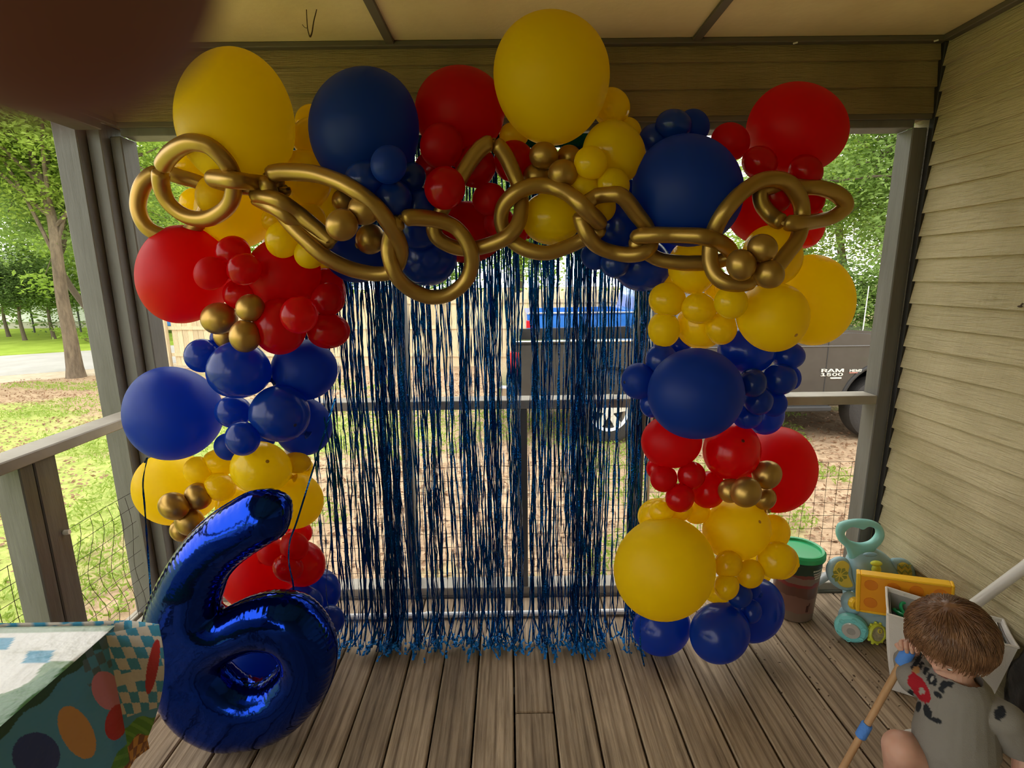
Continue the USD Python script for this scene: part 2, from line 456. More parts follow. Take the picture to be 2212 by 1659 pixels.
# added, unseen sided wall cutting the front light, the rest of the porch end open
wf = thing('wall_front', kind='structure')
part(wf, 'backing', box(WALLX0, XR + 0.1, YF - 0.14, YF - 0.012, -0.3, ZC), M_SIDE)
for hi_, lo_ in zip(zs[:-1], zs[1:]):
    part(wf, 'siding_board', lap('x', WALLX0, XR - 0.012, YF - 0.012, max(lo_, 0.002), min(hi_, ZC - 0.009), -1), M_SIDE, smooth=False)

# welded wire along the foot of the openings
M_WIRE = plain('dark_wire', (0.05, 0.042, 0.035), 0.5, 0.6)
wm = thing('wire_mesh', 'dark welded wire mesh stapled across the foot of the back opening', 'wire mesh', (0, 2.392, 0.03))
wv = []
for i, xx in enumerate(np.arange(-1.55, 1.70, 0.0555)):
    zt = np.linspace(0.03, 0.628, 9)
    wv.append(tube(np.stack([xx + 0.004 * np.sin(zt * 9 + i), np.full(9, 2.392), zt], 1), 0.0011, 4))
part(wm, 'vertical_wire', join(wv), M_WIRE, kind='stuff')
wh = []
for j, zz in enumerate(np.linspace(0.06, 0.628, 9)):
    xx = np.linspace(-1.57, 1.70, 40)
    wh.append(tube(np.stack([xx, np.full(40, 2.394), zz + 0.003 * np.sin(xx * 7 + j)], 1), 0.0011, 4))
part(wm, 'horizontal_wire', join(wh), M_WIRE, kind='stuff')

wm2 = thing('wire_mesh', 'bent welded wire mesh stapled along the left side under the rail', 'wire mesh', (-1.70, 0, 0.03))
wv = []
for i, yy in enumerate(np.arange(0.1, 2.19, 0.0555)):
    zt = np.linspace(0.03, 0.60, 14)
    bend = 0.030 * np.exp(-((yy - 1.95) / 0.22) ** 2) * np.sin(zt * 16 + i * .35)
    bulge = 0.02 * np.exp(-((yy - 1.95) / 0.25) ** 2) * np.sin(zt * 5)
    wv.append(tube(np.stack([-1.703 - bulge * .5, yy + bend, zt], 1), 0.0012, 4))
part(wm2, 'vertical_wire', join(wv), M_WIRE, kind='stuff')
wh = []
for j, zz in enumerate(np.linspace(0.06, 0.60, 9)):
    yy = np.linspace(0.1, 2.19, 50)
    wh.append(tube(np.stack([np.full(50, -1.7055), yy, zz + 0.006 * np.sin(yy * 6 + j)], 1), 0.0012, 4))
part(wm2, 'horizontal_wire', join(wh), M_WIRE, kind='stuff')
M_WHITE = plain('white_plastic', (0.75, 0.74, 0.72), 0.4)
p_ = at(141, 1150, X=-1.592)
st_ = thing('staple_clip', 'small white plastic clip holding the wire mesh on the left post', 'clip', p_)
part(st_, 'clip_body', tube([p_ + (-0.004, 0, 0), p_ + (0.004, 0, 0), p_ + (0.014, 0.002, 0.001)], 0.009, 10), M_WHITE)
# black cable ties round the sill
M_TIE = plain('black_tie', (0.012, 0.012, 0.013), 0.4)
c = at(858, 1256, Y=2.27)
ct = thing('cable_tie', 'loose black cable ties lying over the back sill behind the curtain', 'cable tie', c)
for d_ in (0.0, 0.035, -0.02):
    q = [c + (-.06 + d_, 0.06, -0.028), c + (-.03, 0.03, 0.004 + d_ * .3), c + (.01 + d_, 0.0, 0.012), c + (.035, -.02, 0.022 + d_ * .4)]
    part(ct, 'strap', tube(spline(q, 16), 0.004, 6), M_TIE)
# the dry root hanging from the ceiling
M_ROOT = plain('dry_root', (0.07, 0.04, 0.018), 0.8)
c = at(669, 80, Z=2.36)
o_ = lambda x_, y_, zz=None: at(x_, y_, Y=float(c[1]))
dr = thing('dead_vine', 'thin dead vine hanging in a V from the ceiling between balloon and batten', 'vine', o_(669, 80))
part(dr, 'stem', tube(spline([at(660, -30, Y=c[1]), o_(662, 20), o_(664, 58), o_(668, 76), o_(670, 80)], 20), np.linspace(.0012, .0022, 20), 6), M_ROOT)
part(dr, 'stem', tube(spline([o_(670, 80), o_(674, 70), o_(678, 45), o_(685, 15), at(690, -30, Y=c[1])], 20), np.linspace(.0028, .001, 20), 6), M_ROOT)
part(dr, 'twig', tube(spline([o_(664, 61), o_(658, 59), o_(653, 53)], 8), .001, 5), M_ROOT)

# paint flakes on the beam and an insect on the wall
for x_, y_ in ((1718, 93), (2022, 88)):
    q = at(x_, y_, Y=2.25)
    part(wb, 'paint_flake', rigid(box(-.009, .009, -.002, .001, -.003, .003, .001), q, (1, 0, .25), (0, 1, 0), (-.25, 0, 1)), M_WHITE)
q = at(2203, 662, X=1.738)
mo = thing('moth', 'small brown moth resting on the sided wall near the right edge', 'insect', q)
M_MOTH = plain('moth_brown', (0.06, 0.035, 0.015), .8)
part(mo, 'insect_body', ellipsoid(q, (.003, .009, .0035), 2), M_MOTH)
part(mo, 'wing', trimesh.convex.convex_hull(np.array([q + np.array(d) for d in ((0, .004, 0), (0, -.012, .010), (0, -.006, .013), (.003, 0, 0), (.003, -.01, .01))])), M_MOTH, smooth=False)
# ------------------------------------------------------------------ outdoors
GZ = -0.6
M_GROUND = usdkit.material(stage, '/World/Looks/yard_soil', {
    'g': ('geometry', {}), 'n1': ('noise_texture', {'scale': 0.55, 'detail': 4.0}), 'n2': ('noise_texture', {'scale': 9.0, 'detail': 6.0, 'roughness': 0.7}),
    'r1': ('rgb_ramp', {'ramp': [(0.25, (0.24, 0.16, 0.10)), (0.5, (0.42, 0.30, 0.19)), (0.8, (0.54, 0.42, 0.28))]}),
    'r2': ('rgb_ramp', {'ramp': [(0.3, (0.22, 0.28, 0.06)), (0.7, (0.46, 0.50, 0.16))]}),
    'sx': ('separate_xyz', {}), 'mr': ('map_range', {'from_min': -1.5, 'from_max': -3.5, 'to_min': -0.12, 'to_max': 0.18, 'clamp': True}),
    'my': ('map_range', {'from_min': 8.0, 'from_max': 9.5, 'to_min': 0.0, 'to_max': -0.35, 'clamp': True}), 'a1': ('math', {'math_type': 'add'}), 'a2': ('math', {'math_type': 'add'}),
    'rm': ('rgb_ramp', {'ramp': [(0.46, (0, 0, 0)), (0.58, (1, 1, 1))]}), 'x': ('mix', {}),
    'b': ('bump', {'distance': 0.03}), 'p': ('principled_bsdf', {'roughness': 0.95, 'specular_ior_level': 0.1})},
    [('g.position', 'n1.vector'), ('g.position', 'n2.vector'), ('n2.fac', 'r1.fac'), ('n2.fac', 'r2.fac'), ('g.position', 'sx.vector'), ('sx.x', 'mr.value'), ('sx.y', 'my.value'),
     ('n1.fac', 'a1.value1'), ('mr.result', 'a1.value2'), ('a1.value', 'a2.value1'), ('my.result', 'a2.value2'), ('a2.value', 'rm.fac'), ('rm.color', 'x.fac'), ('r1.color', 'x.color1'), ('r2.color', 'x.color2'),
     ('x.color', 'p.base_color'), ('n2.fac', 'b.height'), ('b.normal', 'p.normal')], surface='p.BSDF')
gv = []
R_ = np.concatenate([[0.0], np.geomspace(2, 120, 26)])
n_a = 72
v = [(0, 0, GZ)]
for r_ in R_[1:]:
    for a in np.arange(n_a) * 2 * PI / n_a:
        v.append((r_ * math.cos(a), r_ * math.sin(a), GZ))
f = [(0, 1 + j, 1 + (j + 1) % n_a) for j in range(n_a)]
for i in range(len(R_) - 2):
    for j in range(n_a):
        a, b_ = 1 + i * n_a + j, 1 + i * n_a + (j + 1) % n_a
        f += [(a, a + n_a, b_), (b_, a + n_a, b_ + n_a)]
single('ground', (np.array(v, float), np.array(f)), M_GROUND, kind='structure', smooth=False)

RD = unit([1, .55, 0]); RN = np.array([-RD[1], RD[0], 0])
rp = np.array([-10.6, 12.75, 0])
def strip(d0, d1, z0, z1, L0=-45, L1=70):
    c = [rp + RD * a + RN * d + np.array([0, 0, z]) for a in (L0, L1) for d in (d0, d1) for z in (z0, z1)]
    return trimesh.convex.convex_hull(np.array(c))
single('road', strip(0, 4.6, GZ - .05, GZ + .02), plain('asphalt', (0.50, 0.48, 0.46), 0.9, vary=(1.2, (0.42, 0.40, 0.38), (1, 1, 1)), bump=(60, .004, (1, 1, 1))), 'pale grey street crossing behind the left trees', 'road', kind='structure')
single('verge', strip(-1.1, 0, GZ - .05, GZ + .012), plain('gravel_edge', (0.62, 0.52, 0.40), 0.95, vary=(5, (0.5, 0.40, 0.28), (1, 1, 1)), bump=(50, .01, (1, 1, 1))), 'pale gravel strip along the near side of the street', 'verge', kind='structure')
M_LAWN = plain('bright_lawn', (0.42, 0.55, 0.08), 0.95, vary=(1.4, (0.30, 0.42, 0.05), (1, 1, 1)), bump=(40, .03, (1, 1, 1)), spec=.1)
single('lawn', strip(4.6, 34, GZ - .05, GZ + .05), M_LAWN, 'bright green lawn on the far side of the street', 'lawn', kind='structure')

# leaf litter and grass: nobody could count them
def leaves(P, size, rng, flat=0.5, fold=0.25, asp=0.5):
    """One rhombic leaf of two triangles, folded along its rib, at every point."""
    n = len(P)
    d = rng.normal(size=(n, 3)); d[:, 2] *= flat; d /= np.linalg.norm(d, axis=1, keepdims=True)
    q = rng.normal(size=(n, 3)); q[:, 2] = np.abs(q[:, 2]) + 1.2 * (1 - flat)
    s = np.cross(d, q); s /= np.linalg.norm(s, axis=1, keepdims=True); nn = np.cross(s, d)
    L = size * rng.uniform(.6, 1.3, n)[:, None]
    a, b_ = P - d * L * .5, P + d * L * .5
    l, r = P + s * L * asp * .5 + nn * L * fold * .3, P - s * L * asp * .5 + nn * L * fold * .3
    v = np.stack([a, l, b_, r], 1).reshape(-1, 3)
    k = np.arange(n)[:, None] * 4
    return v, np.vstack([k + [0, 2, 1], k + [0, 3, 2]])

rng = np.random.default_rng(11)
n = 42000
X, Y = rng.uniform(-11, 8.5, n), 2.55 + 9.0 * rng.uniform(0, 1, n) ** 1.5
ok = ~((X > 1.76) & (Y < 2.4))
P = np.stack([X[ok], Y[ok], GZ + rng.uniform(.004, .03, ok.sum())], 1)
nz = meshkit.fbm(P * [.55, .55, 0] + 3.1, 3)
green = nz + np.where(P[:, 0] < -2.5, .10, -.05) + np.where(P[:, 1] > 8.5, -.25, 0) > .5
single('leaf_litter', leaves(P[~green], .05, rng, .25), foliage('dry_leaf', [(0, (0.27, 0.16, 0.09)), (.4, (0.46, 0.32, 0.19)), (.75, (0.64, 0.50, 0.33)), (1, (0.72, 0.62, 0.44))], .15), 'dry brown leaf litter scattered over the bare yard soil', 'leaf litter', kind='stuff', smooth=False)
G = P[green]
G = np.repeat(G, 3, 0) + rng.normal(0, .035, (3 * len(G), 3)) * [1, 1, 0]
v, f = leaves(G + [0, 0, .02], .06, rng, 1.1, .1, .28)
single('grass', (v, f), foliage('grass_blade', [(0, (0.28, 0.38, 0.07)), (.6, (0.50, 0.60, 0.14)), (1, (0.68, 0.70, 0.26))], .35), 'short yellow-green grass patches in the yard beyond the porch', 'grass', kind='stuff', smooth=False)

# ---- wooden fence
M_FENCE = wood('fence_wood', (0.72, 0.60, 0.40), (0.55, 0.44, 0.27), (0.7, 0.66, 0.6), 'z', dark=.3)
fa, fb = np.array([-8.65, 13.05, GZ]), np.array([5.4, 11.75, GZ])
fd = unit(fb - fa); fn = np.array([-fd[1], fd[0], 0])
fe = thing('wooden_fence', 'tall weathered wooden board fence behind the pickup, seen from its rail side', 'fence', fa)
Lf = np.linalg.norm(fb - fa)
rng = np.random.default_rng(5)
def fbox(s0, s1, d0, d1, z0, z1):
    return trimesh.convex.convex_hull(np.array([fa + fd * s + fn * d + np.array([0, 0, z]) for s in (s0, s1) for d in (d0, d1) for z in (z0, z1)]))
s = 0.16
while s < Lf - .14:
    part(fe, 'picket', fbox(s, s + .134, .045, .063, .04, 1.80 + rng.uniform(-.02, .02)), M_FENCE, smooth=False)
    s += .14
for z_ in (.28, .95, 1.55):
    part(fe, 'rail', fbox(0, Lf, .006, .044, z_, z_ + .085), M_FENCE, smooth=False)
for s in np.arange(0, Lf, 2.34):
    part(fe, 'post', fbox(s, s + .10, -.09, .005, 0, 1.84), M_FENCE, smooth=False)

# ---- trees
M_BARK = plain('bark', (0.19, 0.145, 0.095), .9, vary=(6, (0.10, 0.075, 0.05), (2, 2, .5)), bump=(14, .03, (2, 2, .4)))
M_BARKD = plain('dark_bark', (0.13, 0.10, 0.07), .9, bump=(12, .03, (2, 2, .4)))
GREENS = [
    foliage('leaf_bright', [(0, (0.36, 0.50, 0.09)), (.5, (0.60, 0.72, 0.17)), (1, (0.82, 0.86, 0.34))], .62),
    foliage('leaf_mid', [(0, (0.24, 0.36, 0.09)), (.5, (0.46, 0.57, 0.16)), (1, (0.72, 0.77, 0.32))], .62),
    foliage('leaf_dark', [(0, (0.09, 0.15, 0.04)), (.6, (0.19, 0.28, 0.07)), (1, (0.34, 0.42, 0.14))], .5)]


def tree(name, label, cat, base, trunk, r, crown, nl, leaf, mat, bark, seed, nb=9, group=None, asp=.5, clump=.55):
    """trunk: list of points; crown: (centre, radii); branches grow from the trunk's upper part into the crown and carry clumps of leaves."""
    rng = np.random.default_rng(seed)
    t = thing(name, label, cat, base, group)
    T = spline(trunk, 24)
    part(t, 'trunk', tube(T, np.linspace(r, r * .35, 24) * (1 + .35 * np.exp(-np.arange(24) / 1.2)), 10), bark)
    c, rad = np.array(crown[0]), np.array(crown[1])
    bm, tips = [], []
    for i in range(nb):
        s = T[rng.integers(9, 23)]
        u = rng.normal(size=3); u /= np.linalg.norm(u)
        e = c + rad * u * rng.uniform(.55, .95)
        mid = (s + e) / 2 + rng.normal(0, .18, 3) + [0, 0, .25]
        q = spline([s, mid, e], 10)
        bm.append(tube(q, np.linspace(r * .30, .010, 10), 6)); tips += [q[5], q[7], q[9]]
        for _ in range(3):
            e2 = q[6] + rng.normal(0, .35, 3) * rad
            q2 = spline([q[rng.integers(4, 8)], (q[6] + e2) / 2 + rng.normal(0, .1, 3), e2], 7)
            bm.append(tube(q2, np.linspace(r * .12, .006, 7), 5)); tips += [q2[4], q2[6]]
    part(t, 'branch', join(bm), bark, kind='stuff')
    K = 60
    cen = np.vstack([np.array(tips), c + rad * (rng.normal(size=(K, 3)) * .52)])
    w = rng.integers(0, len(cen), nl)
    P = cen[w] + rng.normal(0, 1, (nl, 3)) * np.minimum(rad * .5, clump) * [.6, .6, .38]
    P = P[P[:, 2] > base[2] + .25]
    v, f = leaves(P, leaf, rng, .45, .3, asp)
    part(t, 'foliage', (v, f), mat, smooth=False, kind='stuff')
    return t

A = np.array
b0 = at(165, 815, Z=GZ)
d0 = float(b0[1])
tp = lambda x, y, dy=0: at(x, y, Y=d0 + dy)
tree('leaning_tree', 'leaning thin-trunked leafy tree at the near edge of the street, left of the corner post', 'tree', b0,
     [b0, tp(150, 720), tp(134, 640), tp(122, 540), tp(112, 470, .2), tp(90, 395, .3), tp(66, 330, .5), tp(50, 230, .6)], .15,
     (tp(90, 300, .4) + A([0, 0, .6]), (3.6, 2.0, 2.0)), 46000, .115, GREENS[0], M_BARK, 21, 12)
tree('fork_tree', 'smaller leafy tree with an upright stem right behind the leaning tree', 'tree', at(205, 780, Z=GZ) + A([0, 1.4, 0]),
     [at(160, 760, Z=GZ) + A([-.6, 2.5, 0]), tp(140, 600, 1.6), tp(138, 520, 1.6), tp(140, 430, 1.7), tp(150, 330, 1.8)], .09,
     (tp(170, 430, 2.0), (2.4, 1.5, 1.6)), 26000, .11, GREENS[1], M_BARKD, 22, 9)
b1 = at(216, 732, Z=GZ)
tree('large_tree', 'dark thick tree trunk across the street, beside the corner post', 'tree', b1,
     [b1, b1 + A([.1, 0, 1.5]), b1 + A([.3, .1, 3.2]), b1 + A([.2, 0, 5.5]), b1 + A([.5, 0, 8])], .34,
     (b1 + A([.5, 0, 5.6]), (4.6, 3.0, 3.1)), 26000, .20, GREENS[0], M_BARKD, 23, 12)
for i, (px_, py_, lab, hh, mm) in enumerate([
        (55, 738, 'slim dark shrub with bare stems across the street at far left', 2.6, 2),
        (118, 735, 'slim shrub between the far left shrub and the leaning trunk', 2.2, 1),
        (20, 730, 'shrub at the very left edge of the far lawn', 2.4, 1)]):
    q = at(px_, py_, Z=GZ)
    tree('shrub', lab, 'shrub', q, [q, q + A([-.05, 0, .8]), q + A([-.02, .05, 1.5]), q + A([.05, 0, hh])], .07, (q + A([0, 0, hh * .85]), (1.3, .9, .9)), 9000, .12, GREENS[mm], M_BARKD, 30 + i, 7)
q = at(232, 744, Z=GZ) + A([0, .3, 0])
tree('bush', 'low pale bush beside the foot of the large dark trunk', 'bush', q, [q, q + A([0, 0, .15]), q + A([.2, 0, .25]), q + A([.1, 0, .4])], .03, (q + A([0, 0, .22]), (1.5, .5, .25)), 2500, .13, GREENS[0], M_BARKD, 35, 5, clump=.3)

BACK = [  # x, y, height, crown radius, leaves, green, label
    (-27, 17, 9, 4.6, 0, 'bright broad tree at the far left beyond the street'),
    (-21, 25.0, 10, 4.8, 1, 'tall leafy tree beyond the white trailer at left'),
    (-15.0, 27, 10, 4.8, 0, 'tall bright tree behind the corner post'),
    (-9.6, 24, 9.5, 4.4, 0, 'tall bright tree seen over the giant left red balloon'),
    (-4.5, 25, 9, 4.0, 1, 'tall tree beyond the fence, left of the curtain middle'),
    (0.5, 27, 9.5, 4.2, 0, 'tall tree beyond the fence behind the curtain middle'),
    (6.0, 24, 10, 4.4, 1, 'tall tree beyond the fence behind the right balloon column'),
]
for i, (x_, y_, hh, cr_, mm, lab) in enumerate(BACK):
    q = A([x_, y_, GZ])
    tree('tree', lab, 'tree', q, [q, q + A([.05, 0, 2]), q + A([.02, .1, 4]), q + A([.15, 0, 6]), q + A([0, 0, hh * .95])], .26,
         (q + A([0, 0, hh * .58]), (cr_, cr_ * .7, hh * .40)), 20000, .25, GREENS[mm], M_BARKD, 50 + i, 12, group='trees beyond the yard', clump=.9)
RT = [(10.2, 12.2, 8.6, 2.9, 1, 'nearest dense tree above the pickup hood at right'),
      (8.6, 15.5, 9.0, 3.0, 0, 'bright tree behind the nearest one above the pickup'),
      (13.2, 15.0, 9.5, 3.2, 1, 'rightmost tree in the right opening beside the post'),
      (12.0, 19.0, 10.0, 3.8, 0, 'tall bright tree furthest back in the right opening'),
      (17.0, 18.0, 10.0, 3.6, 2, 'dark tree half hidden by the sided wall at right')]
for i, (x_, y_, hh, cr_, mm, lab) in enumerate(RT):
    q = A([x_, y_, GZ])
    tree('tree', lab, 'tree', q, [q, q + A([.1, 0, 2]), q + A([-.2, .1, 4]), q + A([.25, 0, 6]), q + A([0, 0, hh * .95])], .17,
         (q + A([0, 0, hh * .54]), (cr_, cr_ * .8, hh * .42)), 26000, .13, GREENS[mm], M_BARKD, 70 + i, 14, group='trees above the pickup', clump=.7)
UB = [(7.6, 10.6, 'undergrowth bush above the pickup hood'), (9.4, 10.4, 'undergrowth bush right of the pickup antenna'), (11.4, 11.0, 'undergrowth bush against the right post'), (6.0, 11.2, 'undergrowth bush behind the pickup cab')]
for i, (x_, y_, lab) in enumerate(UB):
    q = A([x_, y_, GZ])
    tree('bush', lab, 'bush', q, [q, q + A([0, 0, .4]), q + A([.2, 0, .9]), q + A([.1, 0, 1.6])], .05, (q + A([0, 0, 1.3]), (1.5, .8, 1.0)), 9000, .10, GREENS[2 if i % 2 else 1], M_BARKD, 90 + i, 8, group='undergrowth behind the pickup')

# ---- far houses and fence
M_HOUSE = plain('white_house_wall', (0.86, 0.87, 0.90), .6)
def house(label, x0, x1, y0, y1, h, roofcol, nm):
    t = thing('trailer_house', label, 'house', ((x0 + x1) / 2, y0, GZ))
    part(t, 'wall', box(x0, x1, y0, y1, GZ + .35, GZ + h, .02), M_HOUSE)
    part(t, 'roof', trimesh.convex.convex_hull(A([(x0 - .3, y0 - .3, GZ + h), (x1 + .3, y0 - .3, GZ + h), (x0 - .3, y1 + .3, GZ + h), (x1 + .3, y1 + .3, GZ + h), (x0 - .3, (y0 + y1) / 2, GZ + h + .7), (x1 + .3, (y0 + y1) / 2, GZ + h + .7)])), plain(nm, roofcol, .5))
    wm_ = plain(nm + '_glass', (0.25, 0.30, 0.36), .2)
    for k in range(int((x1 - x0) / 2.6)):
        xx = x0 + 1.0 + 2.6 * k
        part(t, 'window', box(xx, xx + .9, y0 - .03, y0 + .02, GZ + 1.2, GZ + 2.0, .01), wm_)
    part(t, 'skirting', box(x0 + .05, x1 - .05, y0 + .05, y1 - .05, GZ, GZ + .34, .01), plain(nm + '_skirt', (.5, .47, .42), .8))
house('white trailer house with a pale roof far across the street at left', -27, -19.2, 24.6, 28, 2.9, (0.6, 0.62, 0.66), 'pale_roof')
house('white shed beside the fence far across the street', -17.9, -16.6, 23.0, 25, 2.1, (0.75, 0.77, 0.8), 'shed_roof')
M_PIPE = plain('dark_pipe', (0.08, 0.08, 0.075), .5, .5)
pf = thing('pipe_fence', 'thin dark pipe fence in front of the white trailer', 'fence', (-22.5, 22.5, GZ))
for xx in (-24.5, -22.5, -20.5, -18.5):
    part(pf, 'post', tube([(xx, 22.5, GZ), (xx, 22.5, GZ + 1.25)], .035, 8), M_PIPE)
part(pf, 'rail', tube([(-24.5, 22.5, GZ + 1.22), (-18.5, 22.5, GZ + 1.22)], .03, 8), M_PIPE)
cw = thing('parked_car', 'small bright blue car parked across the street, seen past the corner post', 'car', (-14.0, 21.4, GZ))
M_CARB = plain('blue_car_paint', (0.05, 0.22, 0.72), .2, coat=.6)
M_GLASSD = plain('dark_glass', (0.015, 0.017, 0.02), .06)
M_TIRE = plain('tire_rubber', (0.03, 0.028, 0.026), .8, bump=(30, .006, (1, 1, 1)))
cx0 = -15.3
prof = [(0, .35), (0.02, .8), (.6, .92), (1.2, 1.4), (2.6, 1.42), (3.3, .95), (4.1, .85), (4.2, .35)]
def extr(prof, y0, y1, mat_inset=.05):
    P = Polygon(prof); inn = P.buffer(-mat_inset, join_style=2)
    a = trimesh.creation.extrude_polygon(P, (y1 - y0) - 2 * mat_inset, engine='earcut'); a.apply_translation((0, 0, mat_inset))
    b_ = trimesh.creation.extrude_polygon(inn, y1 - y0, engine='earcut')
    out = []
    for g in (a, b_):
        g.vertices = np.stack([g.vertices[:, 0], y0 + g.vertices[:, 2], g.vertices[:, 1]], 1); g.invert(); out.append(g)
    return out
bb = join(extr(prof, 0, 1.6)); bb.apply_translation((cx0, 21.4, GZ)); part(cw, 'body', bb, M_CARB, smooth=25)
part(cw, 'window', rigid(trimesh.creation.extrude_polygon(Polygon([(.9, .97), (1.25, 1.34), (2.5, 1.36), (3.0, .97)]), .02, engine='earcut'), (cx0, 21.39, GZ), (1, 0, 0), (0, 0, 1), (0, -1, 0)), M_GLASSD, smooth=False)
for xx in (.8, 3.3):
    part(cw, 'wheel', lathe([(0, -.1), (.28, -.1), (.31, -.06), (.31, .06), (.28, .1), (0, .1)], 24, (cx0 + xx, 21.45, GZ + .31), (0, 1, 0)), M_TIRE)

# ---- pickups
def pickup(label, X0, Y0, col, nm, lift=0.0, lettering=False):
    t = thing('pickup_truck', label, 'pickup truck', (X0 + 2.9, Y0 + 1.0, GZ))
    paint = plain(nm, col, .22, coat=.5, vary=(7, tuple(c * .85 for c in col), (1, 1, 1)))
    o = A([X0, Y0, GZ + lift])
    low = [(.12, .52), (0.03, .70), (.0, 1.27), (1.95, 1.29), (2.02, 1.33), (4.02, 1.36), (4.25, 1.38), (5.0, 1.33), (5.55, 1.22), (5.78, .95), (5.80, .55), (5.6, .42), (.4, .42)]
    def man(ms):
        out = None
        for g in ms:
            q = manifold3d.Manifold(manifold3d.Mesh(np.array(g.vertices, np.float32), np.array(g.faces, np.uint32)))
            if q.volume() < 0 or q.status() != manifold3d.Error.NoError:
                g.invert(); q = manifold3d.Manifold(manifold3d.Mesh(np.array(g.vertices, np.float32), np.array(g.faces, np.uint32)))
            out = q if out is None else out + q
        return out
    body = man(extr(low, 0, 1.98, .035))
    for xx in (1.25, 4.75):
        cyl = manifold3d.Manifold.cylinder(2.4, .52, .52, 48).rotate([-90, 0, 0]).translate([xx, -.2, .43])
        body = body - cyl
    body = body - manifold3d.Manifold.cube([1.72, 1.62, .8]).translate([.14, .18, .72])
    v, f = tri(body); part(t, 'body', trimesh.Trimesh(v + o, f, process=False), paint, smooth=25)
    cab = [(1.98, 1.30), (2.05, 1.80), (2.22, 1.92), (3.2, 1.95), (3.52, 1.86), (4.15, 1.40), (4.05, 1.30)]
    c_ = extr(cab, .02, 1.96, .06)
    for g in c_:
        g.vertices[:, 1] += np.where(g.vertices[:, 1] < 1, 1, -1) * np.clip((g.vertices[:, 2] - 1.3) / .6, 0, 1) * .16
        g.apply_translation(o)
    part(t, 'cab', join(c_), paint, smooth=25)
    def sidep(P, y, d=.012):
        g = trimesh.creation.extrude_polygon(Polygon(P), d, engine='earcut')
        vv = g.vertices
        yy = y + np.clip((vv[:, 1] - 1.3) / .6, 0, 1) * .16 - vv[:, 2]
        g.vertices = np.stack([vv[:, 0], yy, vv[:, 1]], 1) + o
        return g
    part(t, 'window', sidep([(2.16, 1.42), (2.2, 1.78), (2.75, 1.83), (2.78, 1.42)], .012), M_GLASSD, smooth=False)
    part(t, 'window', sidep([(2.86, 1.42), (2.84, 1.83), (3.2, 1.84), (3.48, 1.76), (3.92, 1.44)], .012), M_GLASSD, smooth=False)
    ws = A([(3.56, .3, 1.85), (3.56, 1.66, 1.85), (4.17, 1.78, 1.41), (4.17, .2, 1.41)]) + [.012, 0, .012] + o
    part(t, 'windshield', trimesh.convex.convex_hull(np.vstack([ws, ws - [.02, 0, .02]])), M_GLASSD, smooth=False)
    M_SEAM = plain(nm + '_seam', (0.02, 0.02, 0.02), .6)
    for xx in (2.06, 2.82, 3.98):
        part(t, 'door_seam', trimesh.Trimesh(*tri(box(xx - .006, xx + .006, -.003, .012, .55, 1.33, .001)), process=False).apply_translation(o), M_SEAM)
    M_CHROME = plain(nm + '_chrome', (0.75, 0.75, 0.74), .15, 1.0)
    part(t, 'bed_rail', trimesh.Trimesh(*tri(box(.02, 1.96, -.004, .14, 1.262, 1.296, .01)), process=False).apply_translation(o), M_CHROME)
    part(t, 'body_crease', trimesh.Trimesh(*tri(box(2.05, 5.5, -.012, .03, 1.17, 1.19, .008)), process=False).apply_translation(o), paint)
    part(t, 'running_board', trimesh.Trimesh(*tri(box(1.9, 4.05, -.10, .05, .36, .43, .015)), process=False).apply_translation(o), M_SEAM)
    part(t, 'taillight', trimesh.Trimesh(*tri(box(-.012, .10, -.008, .14, .86, 1.16, .01)), process=False).apply_translation(o), plain(nm + '_tail', (0.55, 0.02, 0.03), .15))
    part(t, 'rear_bumper', trimesh.Trimesh(*tri(box(-.16, .06, .03, 1.95, .52, .72, .03)), process=False).apply_translation(o), M_CHROME)
    part(t, 'front_bumper', trimesh.Trimesh(*tri(box(5.74, 5.95, .03, 1.95, .48, .74, .03)), process=False).apply_translation(o), M_CHROME)
    part(t, 'mirror', ellipsoid(o + [3.72, -.16, 1.46], (.06, .13, .10)), M_CHROME)
    part(t, 'underside', trimesh.Trimesh(*tri(box(.3, 5.5, .25, 1.75, .34, .60, .05)), process=False).apply_translation(o), M_SEAM)
    M_RIM = plain(nm + '_rim', (0.82, 0.81, 0.78), .3, .4)
    for xx in (1.25, 4.75):
        for side, yy in ((-1, .12), (1, 1.86)):
            c = A([X0 + xx, Y0 + yy, GZ + .42])
            w = part(t, 'wheel', lathe([(.25, -.13), (.36, -.135), (.405, -.11), (.42, -.06), (.42, .06), (.405, .11), (.36, .135), (.25, .13), (.25, -.13)], 40, c, (0, 1, 0)), M_TIRE, smooth=40)
            ms = [lathe([(.215, -.1), (.252, -.12), (.255, .1), (.235, .1), (.235, -.08), (.215, -.1)], 32, c, (0, 1, 0)), lathe([(0, -.09), (.06, -.09), (.075, -.06), (.075, 0), (0, 0)], 20, c + [0, side * .02, 0], (0, -side, 0))]
            for a in np.arange(5) * 2 * PI / 5 + .3:
                e = A([math.cos(a), 0, math.sin(a)]); pz = A([-math.sin(a), 0, math.cos(a)])
                pts = [c + e * ra + pz * wd * sg + A([0, side * (.02 + dd), 0]) for ra, wd in ((.04, .032), (.235, .055)) for sg in (-1, 1) for dd in (.03, .075)]
                ms.append(trimesh.convex.convex_hull(A(pts)))
            part(w, 'rim', join(ms), M_RIM, smooth=35)
            part(w, 'brake', lathe([(0, -.01), (.2, -.01), (.2, .01), (0, .01)], 24, c + [0, side * -.02, 0], (0, 1, 0)), M_SEAM)
        part(t, 'wheel_flare', tube([A([X0 + xx + .535 * math.cos(a), Y0 + .01, GZ + lift + .43 + .535 * math.sin(a)]) for a in np.linspace(.0, PI, 24)], .03, 8), M_SEAM)
